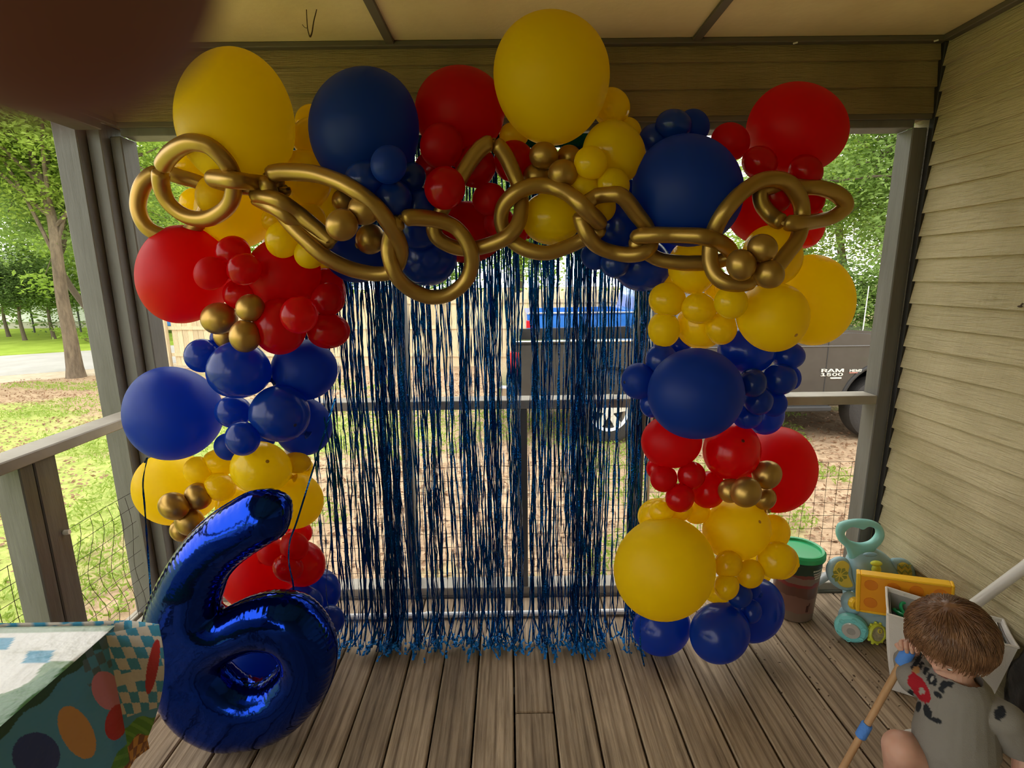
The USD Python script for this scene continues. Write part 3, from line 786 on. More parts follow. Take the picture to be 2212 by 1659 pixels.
    if lettering:
        # aerial on the far fender
        ab, atp = at(1857, 763, Y=Y0 + .35), at(1877, 618, Y=Y0 + .35)
        ae = part(t, 'aerial', tube([ab, ab + (atp - ab) * .06, ab + (atp - ab) * .061, atp], [.016, .012, .007, .006], 8), M_WHITE)
        M_BADGE = plain('badge_chrome', (0.80, 0.80, 0.72), .35, .3)
        M_BRED = plain('badge_red', (0.5, 0.2, 0.16), .5)
        def word(s, x0, x1, ytop, h, mat, nmn):
            a, b_ = at(x0, ytop, Y=Y0 - .005), at(x1, ytop, Y=Y0 - .005)
            g = meshkit.text_mesh(s, h, .012, True)
            ww = g.bounds[1, 0] - g.bounds[0, 0]
            sx = (b_[0] - a[0]) / ww
            part(t, nmn, rigid(g, a - A([g.bounds[0, 0] * sx, 0, h]), (sx, 0, 0), (0, 0, 1), (0, -1, 0)), mat, smooth=False)
        word('RAM', 1774, 1822, 797, .040, M_BADGE, 'badge_lettering')
        word('1500', 1773, 1820, 806, .036, M_BADGE, 'badge_lettering')
        word('HEMI', 1835, 1861, 798, .030, M_BADGE, 'badge_lettering')
        a = at(1793, 815, Y=Y0)
        part(t, 'badge_bar', box(a[0], a[0] + .14, Y0 - .012, Y0 + .002, a[2] - .018, a[2], .001), M_BADGE)
        a = at(1834, 804, Y=Y0)
        part(t, 'badge_bar', box(a[0], a[0] + .15, Y0 - .012, Y0 + .002, a[2] - .012, a[2], .001), M_BRED)
    return t
pickup('dark grey pickup truck with chrome lettering parked beyond the back rail', 0.02, 6.42, (0.050, 0.047, 0.043), 'grey_truck_paint', .06, True)
pickup('bright blue pickup truck parked behind the grey one, seen through the curtain', 0.32, 9.25, (0.04, 0.20, 0.68), 'blue_truck_paint', .22)

# balloons: size, colour, centre, half axes across and down, neck direction, label
BALLOONS = [
('L','yellow',-0.8142,1.7056,2.0001,0.1486,0.0504,0.0744,0.0304,0.0623,-0.1732,65,'giant egg-shaped yellow balloon at the upper left shoulder of the arch'),
('M','yellow',-1.0538,1.8384,1.9071,0.0503,0.0278,0.005,-0.0124,0.006,-0.0642,None,'medium yellow balloon seen through the leftmost round gold chain ring'),
('S','yellow',-1.1479,1.99,1.8131,0.039,0.0221,0.0026,-0.0081,0.0023,-0.0491,None,'small yellow balloon low behind the leftmost round gold chain ring, beside the window post'),
('S','yellow',-0.9422,1.757,1.8017,0.047,0.0247,0.0032,-0.0101,0.0041,-0.0614,None,'small yellow balloon crossed by the right side of the leftmost round gold ring'),
('L','yellow',-0.9466,1.9082,1.7755,0.1195,0.0585,0.0059,-0.0194,0.0074,-0.1319,None,'large yellow balloon below the giant upper left yellow one, above the left red balloons'),
('M','yellow',-0.686,1.8371,1.8544,0.0895,0.0326,0.0047,-0.0138,0.012,-0.0971,None,'medium yellow balloon behind the topmost stretch of the long gold chain link at upper left'),
('M','yellow',-0.6976,1.99,1.7898,0.0961,0.0333,0.0032,-0.013,0.0096,-0.1084,None,'medium yellow balloon inside the biggest gold chain link, left of its four gold balloons'),
('S','yellow',-0.6637,1.8782,2.0046,0.055,0.0184,0.004,-0.0094,0.0112,-0.0576,None,'small yellow balloon tucked between the giant upper left yellow and the giant navy balloon'),
('S','yellow',-0.6795,1.9546,2.0778,0.0492,0.016,0.0039,-0.0082,0.0105,-0.0478,None,'uppermost small yellow balloon peeping between the giant upper left yellow and giant navy balloons'),
('S','yellow',-0.6539,1.7844,1.7231,0.0487,0.0177,0.0013,-0.0059,0.0034,-0.0511,None,'small yellow balloon right of the slanting double gold link at left'),
('S','yellow',-0.7699,1.8,1.729,0.0414,0.0176,0.0014,-0.0062,0.0027,-0.0483,None,'small yellow balloon under the left end of the slanting double gold link'),
('S','yellow',-0.7047,1.6879,1.6578,0.0489,0.0203,0.0009,-0.0064,0.0016,-0.0569,None,'lowest left small yellow balloon of the bunch hanging beneath the slanting double gold link'),
('S','yellow',-0.6242,1.6946,1.6135,0.0468,0.0172,0.0002,-0.0046,0.0007,-0.0485,None,'small yellow balloon hanging above the left red bunch, lowest right of its bunch'),
('S','yellow',-0.692,1.99,1.5857,0.044,0.0153,-0.0001,-0.0038,-0.0001,-0.0445,None,'little yellow balloon peeping out between the left red bunch and the gold link'),
('L','blue',-0.4392,1.7432,1.974,0.1622,0.0335,0.029,0.0039,0.0456,-0.1752,85,'giant navy balloon at the arch top between the upper left yellow and red ones'),
('S','blue',-0.3286,1.5359,1.8405,0.0488,0.0101,0.0015,-0.005,0.009,-0.0501,None,'small navy balloon resting on the lower right face of the giant navy top balloon'),
('S','blue',-0.4112,1.5823,1.8143,0.0522,0.0132,0.0018,-0.0053,0.0073,-0.0485,None,'small dark navy balloon under the giant navy top balloon, left of its bunch'),
('S','blue',-0.2885,1.6579,1.8291,0.0432,0.0074,0.0009,-0.0034,0.007,-0.0422,None,'small dark navy balloon between the giant navy top balloon and the top red bunch'),
('M','blue',-0.3416,1.6157,1.7624,0.0581,0.0121,0.0011,-0.0048,0.007,-0.0554,None,'medium dark navy balloon inside the upper right end of the biggest gold link'),
('M','blue',-0.2755,1.6825,1.7494,0.0546,0.0089,0.0005,-0.0038,0.0066,-0.0554,None,'medium dark navy balloon behind the knot of the hanging round gold link'),
('M','blue',-0.291,1.7766,1.6946,0.0733,0.012,0.0003,-0.0042,0.0057,-0.0689,None,'dark navy balloon seen through the top of the hanging round gold link'),
('L','blue',-0.5426,1.9321,1.6196,0.1083,0.0304,0.0001,-0.0078,0.0024,-0.0989,None,'large navy balloon bulging out below the biggest gold link at left'),
('M','blue',-0.2837,1.8942,1.6038,0.1008,0.0151,-0.0006,-0.0048,0.0031,-0.0986,None,'bright blue balloon glowing inside the hanging round gold link'),
('L','red',-0.1544,1.8661,2.0626,0.1476,0.0117,0.0019,-0.0079,0.0382,-0.1362,95,'giant red balloon at the top of the arch, left of the topmost yellow balloon'),
('S','red',-0.2017,1.7104,1.9301,0.0649,0.0074,0.0011,-0.0043,0.0144,-0.0639,None,'small red balloon on the lower left face of the giant red top balloon'),
('S','red',-0.101,1.7665,1.8827,0.065,0.0037,0.0001,-0.0024,0.0125,-0.0634,None,'small glossy red balloon just left of the free upper end of a gold link'),
('M','red',-0.1857,1.6286,1.7926,0.0602,0.0068,0.0004,-0.0034,0.0093,-0.0603,None,'medium red balloon leftmost in the top red bunch, above the hanging gold link'),
('S','red',-0.0566,1.7489,1.7755,0.0555,0.0018,-0.0003,-0.0013,0.007,-0.0504,None,'small dull red balloon in the middle of the top red bunch'),
('M','red',0.0229,1.8223,1.904,0.0677,-0.0007,-0.0008,-0.0006,0.0131,-0.0638,None,'medium red balloon right of the free gold link end, beside the gold balloons'),
('L','red',-0.1487,1.99,1.6955,0.1359,0.0102,-0.0007,-0.0039,0.0088,-0.1096,None,'large dark red balloon at the bottom of the top red bunch, above the foil curtain'),
('S','red',-0.0288,1.7938,1.7067,0.0525,0.0009,-0.0005,-0.001,0.0052,-0.0531,None,'small red balloon at the lower right of the top red bunch, inside the gold ring'),
('S','red',-0.2453,1.8328,1.883,0.0632,0.0083,0.0009,-0.0042,0.0113,-0.0616,None,'small red balloon letting light through between the navy and the red bunch'),
('S','red',0.0257,1.8604,1.6897,0.0475,-0.0006,-0.0006,-0.0005,0.0046,-0.0538,None,'small red balloon peeping out behind the left side of the middle gold ring'),
('L','yellow',0.1392,1.7446,2.1193,0.1759,-0.0121,-0.0058,0.0053,0.0576,-0.1716,92,'topmost giant yellow balloon in the middle of the arch, overlapping the ceiling edge'),
('S','yellow',0.346,1.8554,2.0781,0.0603,-0.0102,-0.0036,0.0046,0.016,-0.0571,None,'small yellow balloon at the right edge of the topmost giant yellow balloon'),
('S','yellow',0.4062,1.8744,2.0089,0.0444,-0.0089,-0.0027,0.0036,0.0099,-0.042,None,'little yellow balloon peeping out next to the bunch of three small blue ones'),
('M','yellow',0.3407,1.7769,1.9173,0.0992,-0.0179,-0.005,0.0063,0.0191,-0.0933,140,'medium yellow balloon below right of the topmost giant yellow balloon'),
('S','yellow',0.2535,1.6678,1.8661,0.0498,-0.0072,-0.002,0.0023,0.0092,-0.0474,None,'small yellow balloon right beside the middle bunch of four gold balloons'),
('S','yellow',0.325,1.6799,1.8036,0.0499,-0.0093,-0.0021,0.0029,0.0077,-0.0506,None,'small yellow balloon nearest the big navy balloon on the right of the arch'),
('S','yellow',0.24,1.7023,1.796,0.0515,-0.007,-0.0017,0.0018,0.0073,-0.0486,None,'small yellow balloon under the middle gold bunch, lower left of its three'),
('S','yellow',0.301,1.7479,1.7516,0.0463,-0.0078,-0.0015,0.0022,0.0059,-0.0494,None,'small yellow balloon right of the middle gold ring, lowest of its bunch'),
('M','yellow',0.1455,1.8,1.7213,0.0994,-0.0078,-0.0019,0.001,0.0089,-0.0843,None,'medium yellow balloon seen through the middle gold ring, above the foil curtain'),
('S','yellow',0.0245,1.8751,1.9999,0.0497,-0.0005,-0.0006,-0.0003,0.0098,-0.039,None,'little yellow balloon peeping out between the giant red and the topmost yellow balloon'),
('L','blue',0.5755,1.7423,1.7905,0.1617,-0.0519,-0.0098,0.0162,0.0197,-0.1679,None,'giant round navy balloon on the right of the arch top'),
('S','blue',0.5328,1.7798,2.0024,0.0541,-0.015,-0.0046,0.0054,0.0101,-0.0439,None,'left of the two small navy balloons standing on top of the giant round navy one'),
('S','blue',0.6148,1.8336,2.0103,0.0486,-0.0151,-0.0045,0.0067,0.0108,-0.0499,None,'right of the two small navy balloons standing on top of the giant round navy one'),
('S','blue',0.4895,1.8316,1.97,0.052,-0.013,-0.0037,0.0049,0.0101,-0.0476,None,'small navy balloon at the upper left of the giant round navy balloon'),
('M','blue',0.383,1.8325,1.6995,0.081,-0.0167,-0.0025,0.0044,0.0077,-0.0928,None,'medium blue balloon behind the sagging gold link left of the giant round navy balloon'),
('S','blue',0.3004,1.8243,1.6011,0.0493,-0.0081,-0.0009,0.0013,0.0017,-0.0491,None,'small navy balloon hanging over the top edge of the foil curtain, right of its middle'),
('S','blue',0.3575,1.7734,1.5728,0.0491,-0.0099,-0.0008,0.0016,0.0009,-0.0497,None,'small dark navy balloon hanging over the foil curtain beside the large blue one'),
('M','blue',0.4695,1.8752,1.5691,0.0985,-0.0246,-0.0017,0.0038,0.001,-0.092,None,'medium blue balloon hanging at the inner right corner of the arch over the foil curtain'),
('S','blue',0.4216,1.8852,1.8108,0.0438,-0.0095,-0.0019,0.003,0.0062,-0.0459,None,'little bright blue balloon glimpsed between yellow bunch and giant round navy balloon'),
('M','blue',0.5749,1.99,1.6164,0.0626,-0.018,-0.0016,0.0031,0.0016,-0.057,None,'medium navy balloon half hidden under the flat gold link right of centre'),
('L','red',0.97,1.8737,2.0023,0.1239,-0.0733,0.0362,0.0673,-0.0002,-0.1376,150,'giant red balloon at the upper right shoulder of the arch against the dark beam'),
('S','red',0.7378,1.8272,1.9593,0.0569,-0.0216,-0.0058,0.0084,0.01,-0.0571,None,'small red balloon between the giant round navy and the giant upper right red balloon'),
('S','red',0.8053,1.7524,1.8789,0.0487,-0.0214,-0.0049,0.0074,0.0066,-0.0505,None,'small red balloon on the lower left face of the giant upper right red balloon'),
('S','red',0.9476,1.7371,1.8496,0.0441,-0.0232,-0.0049,0.0078,0.0048,-0.0493,None,'small red balloon on the lower right face of the giant upper right red balloon'),
('S','red',0.9997,1.8,1.7785,0.043,-0.0233,-0.0038,0.0077,0.0034,-0.0558,None,'small red balloon between the two gold rings at the right end of the chain'),
('L','red',0.8816,1.8675,1.7416,0.1079,-0.0501,-0.0071,0.0125,0.0065,-0.1094,None,'large red balloon seen through the large right gold ring'),
('S','red',0.849,1.7292,1.7727,0.0474,-0.0227,-0.0038,0.0065,0.0039,-0.0504,None,'small dark red balloon at the top inside the large right gold ring'),
('M','red',1.0902,1.99,1.7134,0.0656,-0.0355,-0.0042,0.0105,0.0025,-0.0896,None,'medium red balloon jutting out right under the rightmost gold ring'),
('M','yellow',0.8608,1.7335,1.5905,0.0814,-0.0403,-0.0026,0.0083,-0.0007,-0.0968,None,'medium yellow balloon behind the three gold balloons on the right'),
('L','yellow',1.0906,1.8779,1.4348,0.1174,-0.0681,0.0015,0.0091,-0.0134,-0.1604,None,'large yellow balloon sticking out furthest right on the right column, in front of the trees'),
('L','yellow',0.8506,1.6796,1.3964,0.0969,-0.0489,0.0024,0.0044,-0.011,-0.1108,200,'large yellow balloon in front of the one furthest right on the right column'),
('M','yellow',0.628,1.8009,1.5562,0.0782,-0.0273,-0.0014,0.0052,-0.0005,-0.0918,None,'medium yellow balloon under the flat gold link at the top of the right column'),
('S','yellow',0.545,1.8,1.4486,0.0595,-0.018,0.0,0.0019,-0.0032,-0.0588,None,'upper left small yellow balloon on the inner edge of the right column'),
('S','yellow',0.5373,1.7956,1.3489,0.0521,-0.0155,0.0009,0.001,-0.0065,-0.0612,None,'lower left small yellow balloon on the inner edge of the right column'),
('S','yellow',0.6275,1.7235,1.4236,0.0522,-0.019,0.0005,0.0018,-0.0038,-0.0515,None,'foremost small yellow balloon in the middle of the upper right column bunch'),
('S','yellow',0.684,1.6104,1.4478,0.0454,-0.0193,0.0003,0.0022,-0.0036,-0.0511,None,'small yellow balloon left of the large glossy yellow one on the right column'),
('M','yellow',0.674,1.8288,1.3569,0.0773,-0.0283,0.0016,0.0019,-0.0084,-0.0816,None,'medium yellow balloon right above the big navy balloon of the right column'),
('S','yellow',0.7089,1.731,1.3561,0.0469,-0.0191,0.0012,0.0014,-0.0062,-0.0556,None,'small yellow balloon above the right shoulder of the right column navy balloon'),
('S','yellow',0.7383,1.8591,1.486,0.0437,-0.0174,-0.0002,0.0022,-0.0019,-0.0426,None,'small yellow balloon half hidden below the large right gold ring'),
('S','yellow',0.5882,1.8908,1.5019,0.0401,-0.0125,-0.0003,0.0017,-0.0011,-0.0395,None,'tiny yellow balloon peeping out at the inner top of the right column'),
('L','blue',0.6062,1.654,1.1509,0.1412,-0.0496,0.0093,-0.0028,-0.0322,-0.1448,None,'giant round navy balloon in the middle of the right column, facing the viewer'),
('S','blue',0.534,1.8,1.2393,0.0529,-0.0154,0.0018,-0.0,-0.0094,-0.0584,None,'small blue balloon at the upper left of the right column navy balloon'),
('S','blue',0.4548,1.7927,1.1686,0.0577,-0.0142,0.0021,-0.0007,-0.0126,-0.0636,None,'small blue balloon with a dark tip sticking out left of the right column navy balloon'),
('S','blue',0.5101,1.8073,1.0801,0.041,-0.011,0.0022,-0.0011,-0.0116,-0.048,None,'small blue balloon under the left edge of the right column navy balloon'),
('S','blue',0.6158,1.8782,1.279,0.0439,-0.0142,0.0013,0.0004,-0.006,-0.0442,None,'little blue balloon peeping out between yellow bunch and right column navy balloon'),
('M','blue',0.8413,1.8176,1.2674,0.0868,-0.0396,0.0044,0.001,-0.0125,-0.0834,None,'medium blue balloon behind the upper right of the right column navy balloon'),
('S','blue',0.9886,1.8139,1.2463,0.0478,-0.0255,0.0032,0.0005,-0.0078,-0.0481,None,'uppermost small navy balloon on the right column outer edge, before the pickup'),
('S','blue',0.9421,1.768,1.1721,0.0504,-0.026,0.0044,-0.0005,-0.0107,-0.0541,None,'small navy balloon on the outer edge of the right column beside the pickup lettering'),
('S','blue',1.0228,1.8341,1.1615,0.027,-0.0146,0.0025,-0.0003,-0.0082,-0.0416,None,'little blue balloon half hidden on the outer right edge of the blue bunch'),
('S','blue',0.8043,1.6741,1.1782,0.0401,-0.0186,0.0033,-0.0006,-0.0098,-0.0479,None,'small navy balloon touching the right side of the right column navy balloon, upper one'),
('S','blue',0.8519,1.7233,1.1075,0.0441,-0.0207,0.0044,-0.0013,-0.0115,-0.0493,None,'small navy balloon touching the right side of the right column navy balloon, middle one'),
('S','blue',0.9396,1.7851,1.0815,0.0389,-0.0194,0.0042,-0.0013,-0.0108,-0.0458,None,'small navy balloon on the outer edge of the right column at rail height'),
('S','blue',0.8406,1.7671,1.04,0.0463,-0.0206,0.005,-0.0016,-0.0113,-0.0435,None,'small navy balloon touching the lower right of the giant right column navy one'),
('M','blue',0.9562,1.8764,1.0178,0.0607,-0.029,0.0069,-0.0028,-0.0189,-0.0745,None,'medium bright blue balloon behind the small navy ones just above the large red balloon'),
('L','red',0.5882,1.8123,0.9349,0.1022,-0.0304,0.0084,-0.0043,-0.0292,-0.0932,None,'large red balloon under the left half of the right column navy balloon'),
('L','red',0.8168,1.8193,0.8937,0.0928,-0.0376,0.0116,-0.0064,-0.0327,-0.1016,None,'large glossy dark-tipped red balloon under the right half of the right column navy one'),
('L','red',1.0853,1.99,0.7527,0.1319,-0.0632,0.0223,-0.0138,-0.0562,-0.1632,None,'largest red balloon of the right column, sticking out on its outer side'),
('S','red',0.5533,1.7689,0.8087,0.0461,-0.0126,0.0044,-0.003,-0.0177,-0.0458,None,'small red balloon leftmost of three under the right column red pair'),
('S','red',0.6545,1.7665,0.8206,0.0462,-0.015,0.0053,-0.0034,-0.0178,-0.0476,None,'small red balloon in the middle of three under the right column red pair'),
('S','red',0.607,1.7373,0.7465,0.0482,-0.0143,0.0057,-0.004,-0.0201,-0.0478,None,'small red balloon lowest of three, just above the giant lower right yellow balloon'),
('M','red',0.7465,1.8354,0.7345,0.0603,-0.021,0.0081,-0.0055,-0.0255,-0.0641,None,'medium red balloon beside the gold bunch of the right column'),
('S','red',0.5572,1.8785,0.8059,0.0345,-0.0091,0.003,-0.0022,-0.014,-0.038,None,'little red balloon peeping out at the inner edge of the right column'),
('L','yellow',0.5521,1.7044,0.4951,0.1711,-0.0418,0.0225,-0.0187,-0.0881,-0.155,None,'giant round yellow balloon at the lower left of the right column, nearest the floor'),
('L','yellow',0.857,1.8185,0.5787,0.1127,-0.0425,0.0202,-0.0129,-0.0479,-0.1032,None,'large yellow balloon in the middle of the lower right column'),
('S','yellow',1.0562,1.9288,0.5059,0.0603,-0.0262,0.0128,-0.009,-0.0296,-0.065,None,'small yellow balloon right of the large yellow one, above the bucket lid'),
('S','yellow',0.9815,1.7459,0.4907,0.0613,-0.026,0.0143,-0.0097,-0.0298,-0.0592,None,'small yellow balloon covering part of the bucket lid'),
('S','yellow',1.0671,1.8541,0.4179,0.055,-0.0237,0.0132,-0.01,-0.0299,-0.0595,None,'small yellow balloon mostly hidden behind the one that covers the bucket lid'),
('S','yellow',0.7846,1.7047,0.5013,0.0464,-0.016,0.0088,-0.0065,-0.023,-0.0431,None,'small yellow balloon right against the giant lower yellow balloon, upper one'),
('S','yellow',0.8823,1.7312,0.4443,0.0445,-0.0167,0.0096,-0.0076,-0.0245,-0.0451,None,'small yellow balloon between the giant lower yellow balloon and the bucket'),
('M','yellow',1.0261,1.99,0.3016,0.0697,-0.0266,0.0151,-0.0108,-0.0349,-0.0657,None,'medium yellow balloon behind the small yellow ones left of the bucket'),
('S','yellow',0.771,1.6719,0.4332,0.0398,-0.0132,0.0079,-0.0069,-0.0239,-0.0413,None,'small yellow balloon right against the giant lower yellow balloon, lower one'),
('S','yellow',0.8004,1.8,0.3337,0.059,-0.0187,0.0113,-0.0071,-0.0252,-0.0426,None,'small yellow balloon lowest right of the giant lower yellow balloon, above the blue ones'),
('M','yellow',0.5815,1.8893,0.6051,0.0785,-0.02,0.0085,-0.0054,-0.029,-0.0627,None,'medium yellow balloon peeking over the left shoulder of the giant lower yellow balloon'),
('S','yellow',0.5544,1.7751,0.6792,0.0436,-0.0113,0.0047,-0.0034,-0.0181,-0.0399,None,'small yellow balloon on top of the giant lower yellow balloon at left'),
('S','yellow',0.6318,1.8114,0.6683,0.0471,-0.0137,0.0057,-0.0039,-0.0189,-0.0426,None,'small yellow balloon under the lowest small red balloon of the right column'),
('S','yellow',0.7197,1.8607,0.6322,0.0475,-0.0152,0.0065,-0.0041,-0.0187,-0.042,None,'small yellow balloon between the lowest red and the large yellow balloon'),
('L','blue',0.6099,1.8727,0.1214,0.1117,-0.0242,0.0162,-0.0137,-0.061,-0.087,None,'large blue balloon standing on the deck at the left of the right column foot'),
('L','blue',0.7821,1.7252,0.207,0.1022,-0.0301,0.0212,-0.0179,-0.06,-0.0889,None,'large navy balloon standing on the deck in the middle of the right column foot'),
('L','blue',0.9859,1.885,0.1875,0.109,-0.0388,0.0255,-0.0214,-0.0649,-0.1069,None,'large blue balloon standing on the deck beside the bucket'),
('S','blue',0.8428,1.7172,0.3645,0.0405,-0.014,0.0087,-0.0068,-0.0222,-0.0376,None,'small dark navy balloon under the yellow ones at the right column foot'),
('S','blue',0.9043,1.7389,0.2825,0.0343,-0.0121,0.008,-0.0073,-0.0221,-0.0361,None,'small dark navy balloon resting on the blue balloon by the bucket'),
('S','blue',0.9095,1.7632,0.356,0.0294,-0.0108,0.0066,-0.0051,-0.0161,-0.0281,None,'tiny dark navy balloon under the yellow one at the right column foot'),
('L','red',-1.1023,1.8203,1.5529,0.1257,0.0761,-0.001,-0.0175,-0.0085,-0.1638,0,'giant red balloon sticking out left of the left column, in front of the window post'),
('S','red',-0.8793,1.7079,1.6185,0.0461,0.0237,0.0006,-0.006,-0.0004,-0.052,None,'uppermost of four small red balloons on the left column'),
('S','red',-0.9231,1.6502,1.5536,0.042,0.0235,-0.0003,-0.0053,-0.0022,-0.051,None,'leftmost of four small red balloons on the left column'),
('S','red',-0.8165,1.6438,1.5663,0.044,0.0219,-0.0002,-0.005,-0.0014,-0.0491,None,'rightmost of four small red balloons on the left column'),
('S','red',-0.8862,1.7441,1.4895,0.048,0.0244,-0.0013,-0.0043,-0.0034,-0.0513,None,'lowest of four small red balloons on the left column, above the gold bunch'),
('L','red',-0.7641,1.806,1.5523,0.109,0.0461,-0.0009,-0.0107,-0.0031,-0.1198,None,'large red balloon in the middle of the left column, under the yellow bunch'),
('L','red',-0.7518,1.703,1.3829,0.0759,0.0332,-0.004,-0.0049,-0.0101,-0.0912,None,'large glossy red balloon above the bright blue one on the left column'),
('S','red',-0.6402,1.5942,1.4254,0.0507,0.0202,-0.002,-0.0033,-0.0051,-0.0567,None,'small dark red balloon on the right half of the left red group'),
('M','red',-0.6124,1.7786,1.4651,0.0518,0.0178,-0.0013,-0.0035,-0.0032,-0.0556,None,'medium glossy red balloon on the inner edge of the left column, upper one'),
('M','red',-0.6669,1.9137,1.4833,0.0693,0.0241,-0.0015,-0.0061,-0.0043,-0.0902,None,'medium red balloon glowing behind the glossy one on the inner edge of the left column'),
('M','red',-0.6206,1.7821,1.3598,0.0671,0.0231,-0.0031,-0.0027,-0.0067,-0.0598,None,'medium red balloon on the inner edge of the left column, lower one beside the curtain'),
('L','blue',-1.2213,1.8357,1.0603,0.1329,0.0824,-0.0236,0.0022,-0.0407,-0.1647,0,'giant blue balloon sticking out left of the left column over the side rail'),
('M','blue',-0.9033,1.7125,1.2371,0.0876,0.0447,-0.0091,-0.0023,-0.0173,-0.094,20,'medium glossy blue balloon in the middle of the left column under the gold bunch'),
('S','blue',-1.0733,1.8,1.2764,0.0487,0.0283,-0.0048,-0.0022,-0.0094,-0.0579,None,'small blue balloon above the giant blue balloon of the left column'),
('S','blue',-1.0325,1.8578,1.3259,0.0335,0.0183,-0.0026,-0.0023,-0.0064,-0.0468,None,'little blue balloon peeping out behind the gold bunch of the left column'),
('L','blue',-0.7427,1.8483,1.2159,0.1052,0.0408,-0.0085,-0.0025,-0.0194,-0.1084,None,'large bright blue balloon on the inner edge of the left column, upper one'),
('M','blue',-0.7838,1.7176,1.0822,0.0898,0.038,-0.0114,0.0008,-0.0242,-0.0945,40,'medium glossy navy balloon in the middle of the left column with a dark tip'),
('L','blue',-0.7786,1.8824,0.9931,0.0946,0.0358,-0.0117,0.0016,-0.0294,-0.1053,None,'large bright blue balloon on the inner edge of the left column, lower one'),
('S','blue',-0.9688,1.7596,1.0834,0.0525,0.027,-0.0078,0.0005,-0.0137,-0.0552,None,'small dark navy balloon overlapping the right side of the giant blue balloon'),
('S','blue',-0.8837,1.6458,1.0204,0.0479,0.0232,-0.008,0.0017,-0.016,-0.0546,None,'small navy balloon under the medium glossy navy one of the left column'),
('S','blue',-1.0219,1.8,0.9436,0.0414,0.021,-0.0076,0.0018,-0.0144,-0.0474,None,'small navy balloon tucked under the left column blue group, above the yellow ones'),
('S','blue',-0.8885,1.8,0.9698,0.0331,0.0147,-0.0052,0.001,-0.0104,-0.0351,None,'tiny navy balloon half hidden below the medium glossy navy balloon of the left column'),
('L','yellow',-1.3515,1.9791,0.7085,0.1312,0.0754,-0.034,0.0113,-0.0491,-0.1368,0,'large yellow balloon sticking out left, with a loose foil strand across it'),
('S','yellow',-1.1575,1.8256,0.8417,0.0433,0.0238,-0.0098,0.0032,-0.0167,-0.0496,None,'leftmost of three small yellow balloons on the left column, above the gold bunch'),
('S','yellow',-1.0984,1.86,0.8607,0.0498,0.0257,-0.0102,0.0026,-0.016,-0.0488,None,'uppermost of three small yellow balloons on the left column, under the navy ones'),
('S','yellow',-1.0787,1.8092,0.7834,0.0477,0.024,-0.0108,0.0037,-0.0179,-0.0487,None,'lowest of three small yellow balloons on the left column, touching the foil six'),
('M','yellow',-0.872,1.7227,0.8878,0.0898,0.0394,-0.0163,0.0045,-0.0297,-0.0857,20,'medium yellow balloon with a dark tip above the head of the foil six'),
('S','yellow',-0.782,1.8,0.8765,0.0478,0.0181,-0.0074,0.0016,-0.0126,-0.0365,None,'small yellow balloon on the inner edge of the left column above the large yellow one'),
('S','yellow',-0.8122,1.9024,0.8203,0.0424,0.0157,-0.0066,0.0021,-0.0162,-0.0459,None,'little yellow balloon peeping out under the lower bright blue balloon of the left column'),
('L','yellow',-0.8178,1.8282,0.7182,0.1,0.0367,-0.018,0.0069,-0.0402,-0.0976,None,'large yellow balloon at the inner column edge behind the head of the foil six'),
('M','yellow',-1.0477,1.8837,0.6751,0.0825,0.0375,-0.0186,0.0065,-0.0299,-0.0737,None,'yellow balloon mostly hidden behind the head of the foil six'),
('L','red',-1.0495,1.9334,0.3602,0.1342,0.0521,-0.0342,0.0196,-0.0736,-0.1392,None,'large red balloon seen through the open curve of the foil six'),
('S','red',-0.7849,1.7144,0.5919,0.0458,0.0158,-0.0095,0.0048,-0.0227,-0.0455,None,'small dark red balloon above the belly of the foil six, upper one'),
('S','red',-0.8016,1.6868,0.5243,0.0484,0.0166,-0.0108,0.0053,-0.0228,-0.0425,None,'small dark red balloon above the belly of the foil six, lower one'),
('M','red',-0.8098,1.8168,0.464,0.083,0.0269,-0.0173,0.0087,-0.0401,-0.075,None,'medium red balloon behind two small dark red ones near the foil six'),
('S','red',-0.8973,1.7674,0.5398,0.0459,0.0174,-0.0106,0.0054,-0.0226,-0.0453,None,'small red balloon at the upper edge of the red group behind the foil six'),
('S','red',-0.8509,1.9115,0.5441,0.0475,0.0163,-0.0093,0.0041,-0.021,-0.0442,None,'little red balloon peeping out below the large inner yellow balloon of the left column'),
('M','blue',-0.7933,1.9198,0.2792,0.0805,0.0227,-0.0163,0.0096,-0.045,-0.0751,None,'medium blue balloon low on the inner edge of the left column, beside the curtain'),
('M','blue',-0.7973,1.7708,0.3319,0.0702,0.0211,-0.0156,0.0072,-0.0307,-0.0502,None,'blue balloon just above the belly of the foil six'),
('S','blue',-0.7115,1.8,0.2337,0.0487,0.0122,-0.0097,0.0062,-0.0291,-0.0438,None,'small blue balloon beside the belly of the foil six, near the curtain foot'),
('L','blue',-0.9624,1.7204,0.1231,0.1256,0.0408,-0.036,0.0201,-0.0641,-0.0921,None,'large blue balloon seen through the hole of the foil six'),
('G','gold',-0.5428,1.8,1.7866,0.0338,0.01,0.001,-0.004,0.0039,-0.0361,None,'gold balloon at the top left of the four inside the biggest gold link, partly hidden'),
('G','gold',-0.4103,1.5618,1.7278,0.0444,0.0115,0.0009,-0.0042,0.0044,-0.0434,None,'gold balloon at the top right of the four inside the biggest gold link'),
('G','gold',-0.4684,1.5283,1.683,0.0427,0.013,0.0008,-0.0044,0.0031,-0.0445,None,'gold balloon at the left of the four inside the biggest gold link'),
('G','gold',-0.4625,1.8,1.6616,0.0473,0.0121,0.0003,-0.004,0.0026,-0.0501,None,'gold balloon at the bottom of the four inside the biggest gold link'),
('G','gold',0.1164,1.7351,1.9044,0.0456,-0.0028,-0.0011,0.0006,0.0085,-0.0396,None,'upper left gold balloon of the four under the topmost giant yellow balloon'),
